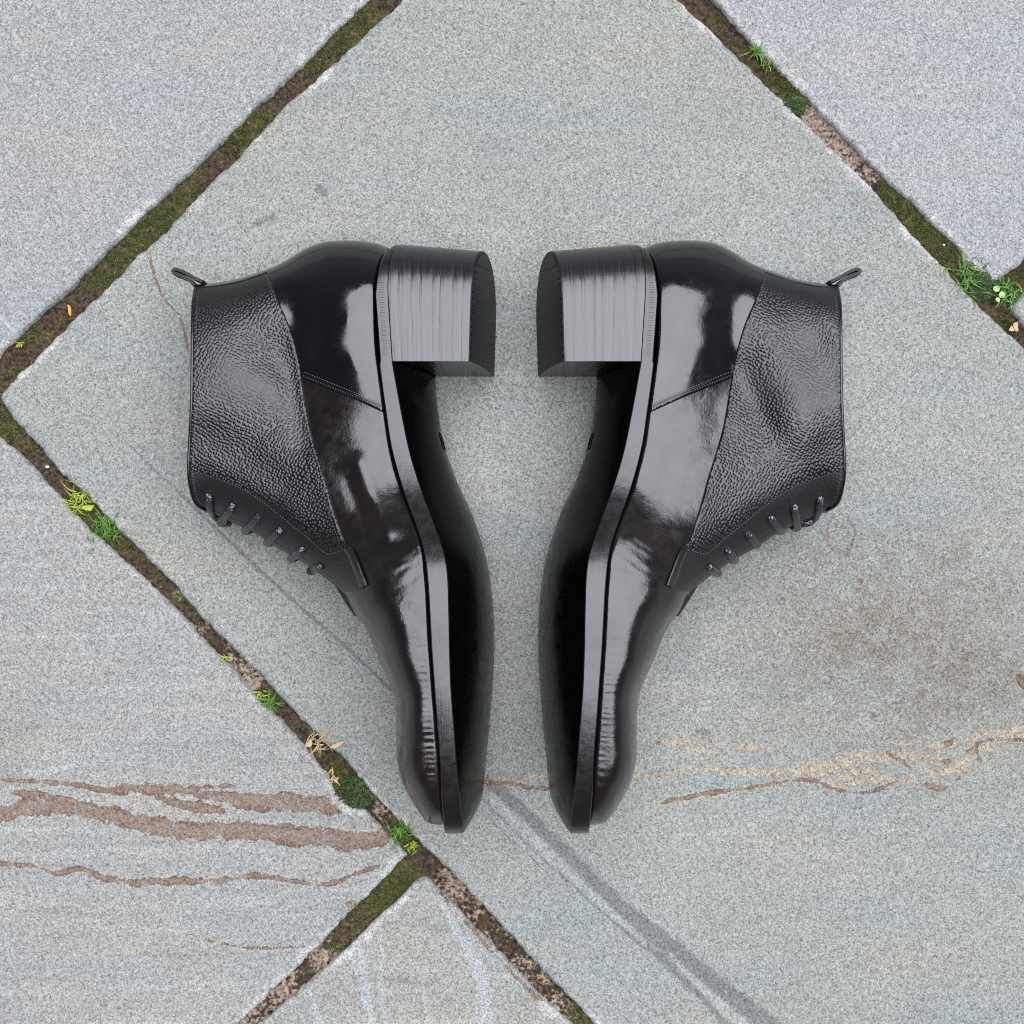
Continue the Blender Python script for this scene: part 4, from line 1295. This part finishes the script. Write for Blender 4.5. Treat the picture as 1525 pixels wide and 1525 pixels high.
    # wheeling: fine upright notches round the heel seat
    V2, F2 = [], []
    for v in np.arange(-352, -206, 3.4):
        u = np.clip((-v - 274) / 100.0, 0, 1)
        zh = 34 + 33.4 * (1 - u ** 2.3) ** (1 / 2.3)
        xb = np.interp(v, [-374, -202], [-170.5, -159.5]) + (67.5 - zh) / 67 * 46
        th = np.interp(v, [-374, -340, -290, -202], [4.5, 12, 17.5, 16.5])
        x0, x1 = xb - th * .72, xb - th * .36
        du = 1.1
        u2 = np.clip((-(v + du) - 274) / 100.0, 0, 1)
        zh2 = 34 + 33.4 * (1 - u2 ** 2.3) ** (1 / 2.3)
        n = len(V2)
        for (x, vv, z) in ((x0, v, zh - .2), (x1, v, zh - .2), (x1, v + du * 1.6, zh2 - .2), (x0, v + du * 1.6, zh2 - .2), (x0, v + du * .8, (zh + zh2) / 2 + .20), (x1, v + du * .8, (zh + zh2) / 2 + .20)):
            V2.append((x * S, -vv * S, z * 1e-3))
        F2 += [(n, n + 1, n + 5, n + 4), (n + 4, n + 5, n + 2, n + 3), (n, n + 4, n + 3), (n + 1, n + 2, n + 5)]
    o = add('seat_wheeling', V2, F2, M['edge'], sole, smooth=False)
    o['kind'] = 'stuff'

    # heel --------------------------------------------------------------------
    def heel_ring(f, grow=0.0, n=44):
        """D-shaped outline at fraction f of the heel's height (0 seat, 1 ground)"""
        vb = -374 + 9 * f + grow * 0; hw = 33.3 - .3 * f + grow; zc_ = 34.0 - .3 * f
        Rb = 96
        pts = []
        # breast, slightly hollow, from low z to high z
        for t in np.linspace(0, 1, 6):
            pts.append((-201.5 + grow * 2.7 - 3.0 * (1 - (2 * t - 1) ** 2), zc_ - hw + 2 * hw * t))
        m_ = n - 6
        for a in np.linspace(0, math.pi, m_):
            c_, s_ = math.cos(a), math.sin(a)
            e_ = 2.3
            vv = vb + Rb - grow * 2.7 - (Rb) * abs(s_) ** (2 / e_) if True else 0
            zz = zc_ + hw * math.copysign(abs(c_) ** (2 / e_), c_)
            pts.append((vv, zz))
        out = []
        for v, z in pts:
            xs = np.interp(v, [-374, -202], [-170.5, -159.5]) + (67.5 - z) / 67 * 46
            xe = np.interp(v, [-365, -202], [-52, -57]) + (67.3 - z) / 67 * 31
            out.append(((xs + (xe - xs) * f) * S, -v * S, max(z, 0.15) * 1e-3))
        return out
    def slab(name, f0, f1, grow, mat, parent, bev=.0014):
        rr = [heel_ring(f0 + .0001, grow - .012), heel_ring(f0 + bev, grow), heel_ring(f1 - bev, grow), heel_ring(f1 - .0001, grow - .012)]
        n = len(rr[0]); V = np.array([p for r in rr for p in r]); Fc = []
        for i in range(len(rr) - 1):
            for k in range(n):
                Fc.append((i * n + k, i * n + (k + 1) % n, (i + 1) * n + (k + 1) % n, (i + 1) * n + k))
        Fc.append(tuple(range(n))[::-1]); Fc.append(tuple((len(rr) - 1) * n + k for k in range(n)))
        # check the winding with the end cap (should look to +x)
        a, b, c = V[Fc[-1][0]], V[Fc[-1][10]], V[Fc[-1][25]]
        if np.cross(b - a, c - a)[0] < 0: Fc = [f[::-1] for f in Fc]
        o = add(name, V, Fc, mat, parent)
        try:
            o.data.set_sharp_from_angle(angle=math.radians(20))
        except Exception:
            pass
        return o
    rs = np.random.default_rng(seed + 50)
    cuts = [0.0, .11, .26, .37, .52, .61, .76, .885]
    heel = slab('heel', cuts[0], cuts[1], 0.0, M['heel'], root)
    for a, b in zip(cuts[1:-1], cuts[2:]):
        slab('heel_lift', a, b, rs.uniform(-.035, .03), M['heel'], heel)
    slab('heel_lift', cuts[-1], .985, .0, M['heel'], heel)
    tl_ = slab('top_lift', .985, 1.0, -.06, M['rubber'], heel, bev=.003)
    # dovetail of harder rubber at the back corner of the top lift, 0.4 mm proud
    r1 = heel_ring(1.0, -1.2)
    arc = [p for p in r1[6:]]
    k0, k1 = 9, 26
    seg = arc[k0:k1]
    V2 = [(p[0] + .0003, p[1], p[2]) for p in seg] + [(p[0] - .001, p[1], p[2]) for p in seg]
    n = len(seg)
    F2 = [tuple(range(n)), tuple(range(2 * n - 1, n - 1, -1))] + [(i, i + n, (i + 1) % n + n, (i + 1) % n) for i in range(n)]
    a, b, c = np.array(V2[0]), np.array(V2[n // 2]), np.array(V2[n - 1])
    if np.cross(b - a, c - a)[0] < 0: F2 = [f[::-1] for f in F2]
    add('rubber_corner', V2, F2, M['rubber'], tl_, smooth=False)
    # brass-headed nails dotted over the top lift
    V2, F2 = [], []
    for j in range(0, 15):
        t = j / 14
        v = -345 + 135 * t
        z = 64.0 - 0.5 * abs(math.sin(j)) if v > -290 else 34 + 30 * math.sqrt(max(0, 1 - ((-v - 270) / 92) ** 2))
        xe = np.interp(v, [-365, -202], [-52, -57]) + (67.3 - z) / 67 * 31
        n = len(V2)
        for k in range(6):
            an = k * math.pi / 3
            V2.append((xe * S + .0001, -v * S + .0007 * math.cos(an), z * 1e-3 + .0007 * math.sin(an)))
        V2.append((xe * S + .0005, -v * S, z * 1e-3 + .0001))
        F2 += [(n + k, n + (k + 1) % 6, n + 6) for k in range(6)]
    o = add('nail_heads', V2, F2, M['edge'], tl_)
    o['kind'] = 'stuff'
    return root

build_boot(False, 'left black ankle boot on its side, sole facing right, laces at lower left', (0, 0), 0.0, 101)
build_boot(True, 'right black ankle boot on its side, sole facing left, laces at lower right', (0.0046, 0.0, 0), 0.0, 205)

# ------------------------------------------------------------------ weeds and litter in the joints
def gpt(px, py, z=0.0):
    return np.array([(px - C0) * S, (C0 - py) * S, z])
def blade_tuft(name, label, cat, px, py, n, L, mat, spread=1.0, width=0.0005, seed=0, curl=0.4, base_r=3.0, group='weeds growing in the joints', z=-0.002):
    r = np.random.default_rng(seed)
    base = gpt(px, py, z)
    V, Fc = [], []
    for i in range(n):
        a = r.uniform(0, 2 * math.pi); l = L * S * r.uniform(.55, 1.1)
        tilt = r.uniform(.25, 1.0) * spread
        b0 = np.array([r.normal(0, base_r), r.normal(0, base_r), 0]) * S
        d = np.array([math.cos(a), math.sin(a), 0]); sd = np.array([-d[1], d[0], 0])
        cv = r.uniform(-curl, curl)
        m0 = len(V)
        ns = 5
        for k in range(ns):
            t = k / (ns - 1)
            p = b0 + d * l * t * math.sin(tilt * 1.2) + sd * l * cv * t * t + np.array([0, 0, l * (t * math.cos(tilt * 1.2) - .45 * t * t * tilt) + .0004])
            w = width * (1 - t * .85) * (0.7 + 0.6 * min(1, 3 * t))
            V.append(p - sd * w); V.append(p + sd * w + np.array([0, 0, .00012]))
        for k in range(ns - 1):
            Fc.append((m0 + 2 * k, m0 + 2 * k + 1, m0 + 2 * k + 3, m0 + 2 * k + 2))
    o = mesh_obj(name, V, Fc, mat, None, True)
    o.location = base
    return tag(o, label, cat, group)
def round_leaf(V, Fc, c, rad, tilt, az, seed):
    r = np.random.default_rng(seed)
    n0 = len(V)
    V.append(c + np.array([0, 0, .0003]))
    for k in range(12):
        a = k * math.pi / 6
        rr = rad * r.uniform(.9, 1.08)
        V.append(c + np.array([math.cos(a) * rr, math.sin(a) * rr, -.0003 + rr * math.cos(a - az) * tilt]))
    for k in range(12):
        Fc.append((n0, n0 + 1 + k, n0 + 1 + (k + 1) % 12))

blade_tuft('grass_tuft', 'bright green star-shaped grass tuft near the top right corner joint', 'grass tuft', 1127, 77, 26, 24, M['grass'], 1.1, .00042, 1)
blade_tuft('grass_tuft', 'smaller green tuft just below the star-shaped tuft at top right', 'grass tuft', 1143, 96, 16, 14, M['grass'], 1.1, .0004, 2)
blade_tuft('grass_tuft', 'wide green grass tuft where the joints meet at the right edge', 'grass tuft', 1444, 412, 70, 30, M['grass'], 1.1, .00042, 3, .7, 12)
blade_tuft('grass_tuft', 'green tuft right of the round clover leaves', 'grass tuft', 1503, 437, 52, 28, M['grass'], 1.1, .00042, 4, .6, 11)
blade_tuft('grass_tuft', 'yellow-green sprawling tuft in the left joint beside the boot laces', 'grass tuft', 117, 748, 48, 28, M['grass_yellow'], 1.2, .00036, 5, .8, 10)
blade_tuft('grass_tuft', 'dense fresh green tuft just below the yellow-green one on the left', 'grass tuft', 156, 788, 80, 22, M['grass'], 1.0, .0004, 6, .7, 11)
blade_tuft('grass_tuft', 'tiny yellow sprig on the bare mortar of the left joint', 'grass tuft', 335, 980, 7, 16, M['grass_yellow'], 1.2, .00035, 7, .6, 3)
blade_tuft('grass_tuft', 'spiky green tuft in the left joint above the dry straw', 'grass tuft', 402, 1047, 34, 26, M['grass'], 1.15, .00036, 8, .4, 4)
blade_tuft('grass_tuft', 'small yellow-green tuft above the spiky tuft in the left joint', 'grass tuft', 388, 1034, 14, 13, M['grass_yellow'], 1.0, .00045, 9, .5, 5)
blade_tuft('dry_straw', 'curled dry straw-coloured weed in the joint left of the boot toe', 'dry weed', 478, 1102, 26, 30, M['straw'], 1.2, .00045, 10, .9, 8)
blade_tuft('grass_tuft', 'green sprout in the dark moss cushion left of the boot toe', 'grass tuft', 536, 1172, 30, 15, M['grass'], .9, .0004, 11, .5, 5)
blade_tuft('grass_tuft', 'fresh green tuft in the joint below the left boot toe', 'grass tuft', 594, 1240, 46, 25, M['grass'], 1.1, .00042, 12, .4, 6)
blade_tuft('grass_tuft', 'pale green sprouts at the junction below the left boot toe', 'grass tuft', 612, 1262, 14, 15, M['grass_yellow'], 1.0, .0006, 13, .5, 5)
blade_tuft('dry_straw', 'curled brown bit of weed beside the dark moss cushion', 'dry weed', 496, 1157, 9, 15, M['straw'], 1.0, .0006, 14, 1.0, 4)
blade_tuft('grass_tuft', 'tiny green star sprout in the joint at the left edge', 'grass tuft', 29, 511, 9, 9, M['grass_yellow'], 1.2, .0005, 15, .3, 2)
blade_tuft('dry_straw', 'yellow straw on the tuft at the right edge junction', 'dry weed', 1456, 396, 8, 14, M['straw'], 1.1, .0005, 16, .6, 4)
# dark moss cushion
def cushion(px, py, rx, seed, label):
    r = np.random.default_rng(seed)
    V, Fc = [], []
    for i in range(900):
        a = r.uniform(0, 2 * math.pi); q = math.sqrt(r.uniform(0, 1))
        x, y = math.cos(a) * q * rx * S * (1 + .25 * math.sin(3 * a + seed)), math.sin(a) * q * rx * S * .85
        z = .0022 * (1 - q * q) + r.uniform(-.0004, .0006)
        l = r.uniform(.0007, .0015); w = l * .3; b = r.uniform(0, 6.28)
        d = np.array([math.cos(b), math.sin(b), r.uniform(.1, 1.0)]) * l; sd = np.array([-math.sin(b), math.cos(b), 0]) * w
        p = np.array([x, y, z]); n0 = len(V)
        V += [p - sd, p + sd, p + d]
        Fc.append((n0, n0 + 1, n0 + 2))
    o = mesh_obj('moss_cushion', V, Fc, M['moss_dark'], None, False)
    o.location = gpt(px, py, -.0018)
    tag(o, label, 'moss')
cushion(528, 1180, 30, 3, 'dark green moss cushion bulging over the flagstone left of the boot toe')
cushion(1466, 424, 26, 9, 'thick green moss clump under the clover at the right edge')
cushion(1186, 156, 17, 5, 'smooth green moss cushion beside the pale mortar at top right')
# clover
V, Fc = [], []
cb_ = gpt(1486, 430, .001)
for k, (x, y, rd) in enumerate(((1482, 431, 4.6), (1490, 440, 4.8), (1484, 447, 3.7))):
    round_leaf(V, Fc, gpt(x, y, .0022) - cb_, rd * S, .25, k * 2.1, k)
o = mesh_obj('clover_sprout', V, Fc, M['clover'], None, True); o.location = cb_
tag(o, 'three pale round clover leaves at the right edge joint', 'clover')
# leaves: one orange scrap, small dry curls, a yellow leaf
def leaf_scrap(name, label, cat, px, py, L, W, ang, mat, seed, z=-.0012, bend=.35):
    r = np.random.default_rng(seed)
    V, Fc = [], []
    n = 9
    for k in range(n):
        t = k / (n - 1)
        w = W * math.sin(math.pi * min(1, t * .92 + .05)) ** .8 * r.uniform(.65, 1.15)
        x = (t - .5) * L; zz = bend * L * (t - .5) ** 2 + .0006
        for s_ in (-1, 0, 1):
            V.append((x * S, (s_ * w + 2 * math.sin(t * 4 + seed)) * S, (zz + (abs(s_) * .25 * w)) * S + .0004))
    for k in range(n - 1):
        for j in range(2):
            a = k * 3 + j
            Fc.append((a, a + 3, a + 4, a + 1))
    o = mesh_obj(name, V, Fc, mat, None, True)
    o.location = gpt(px, py, z); o.rotation_euler = (0, 0, ang)
    return tag(o, label, cat)
leaf_scrap('leaf_scrap', 'small bright orange leaf scrap lying in the mossy joint', 'leaf', 103, 462, 17, 2.6, math.radians(-62), M['orange'], 1)
leaf_scrap('dead_leaf', 'yellow-green leaf in the sprawling tuft on the left', 'leaf', 133, 755, 18, 5, math.radians(20), M['grass_yellow'], 2, .0008)
leaf_scrap('dead_leaf', 'pale tan curled leaf beside the dry straw', 'leaf', 460, 1106, 14, 5, math.radians(50), M['straw'], 3, -.0005)
leaf_scrap('dead_leaf', 'papery dry leaf tip pointing right from the straw', 'leaf', 503, 1108, 22, 4, math.radians(10), M['straw'], 4, .0005)
leaf_scrap('dead_leaf', 'tan curled leaf at the right edge below the clover', 'leaf', 1514, 486, 14, 5, math.radians(70), M['straw'], 5, -.001)
leaf_scrap('dead_leaf', 'small tan leaf bit left of the curled leaf at right edge', 'leaf', 1507, 491, 8, 4, math.radians(0), M['straw'], 6, -.001)
# grit in the joints
def grit(px, py, r_, label, seed):
    r = np.random.default_rng(seed)
    V, Fc = [], []
    for i, (lat, n) in enumerate(((-.7, 6), (0, 7), (.7, 6))):
        for k in range(7):
            a = 2 * math.pi * k / 7 + i * .3
            q = math.sqrt(1 - lat * lat) * r.uniform(.8, 1.15)
            V.append((math.cos(a) * q * r_ * S, math.sin(a) * q * r_ * S * .8, lat * r_ * S * .7))
    for i in range(2):
        for k in range(7):
            Fc.append((i * 7 + k, i * 7 + (k + 1) % 7, (i + 1) * 7 + (k + 1) % 7, (i + 1) * 7 + k))
    Fc += [tuple(range(7))[::-1], tuple(range(14, 21))]
    o = mesh_obj('pebble', V, Fc, M['pebble'], None, False)
    o.location = gpt(px, py, -.0012)
    tag(o, label, 'pebble')
grit(69, 695, 3.2, 'single white pebble in the left joint above the yellow-green tuft', 1)
grit(1407, 364, 2.2, 'tiny white pebble in the moss above the right edge tuft', 2)
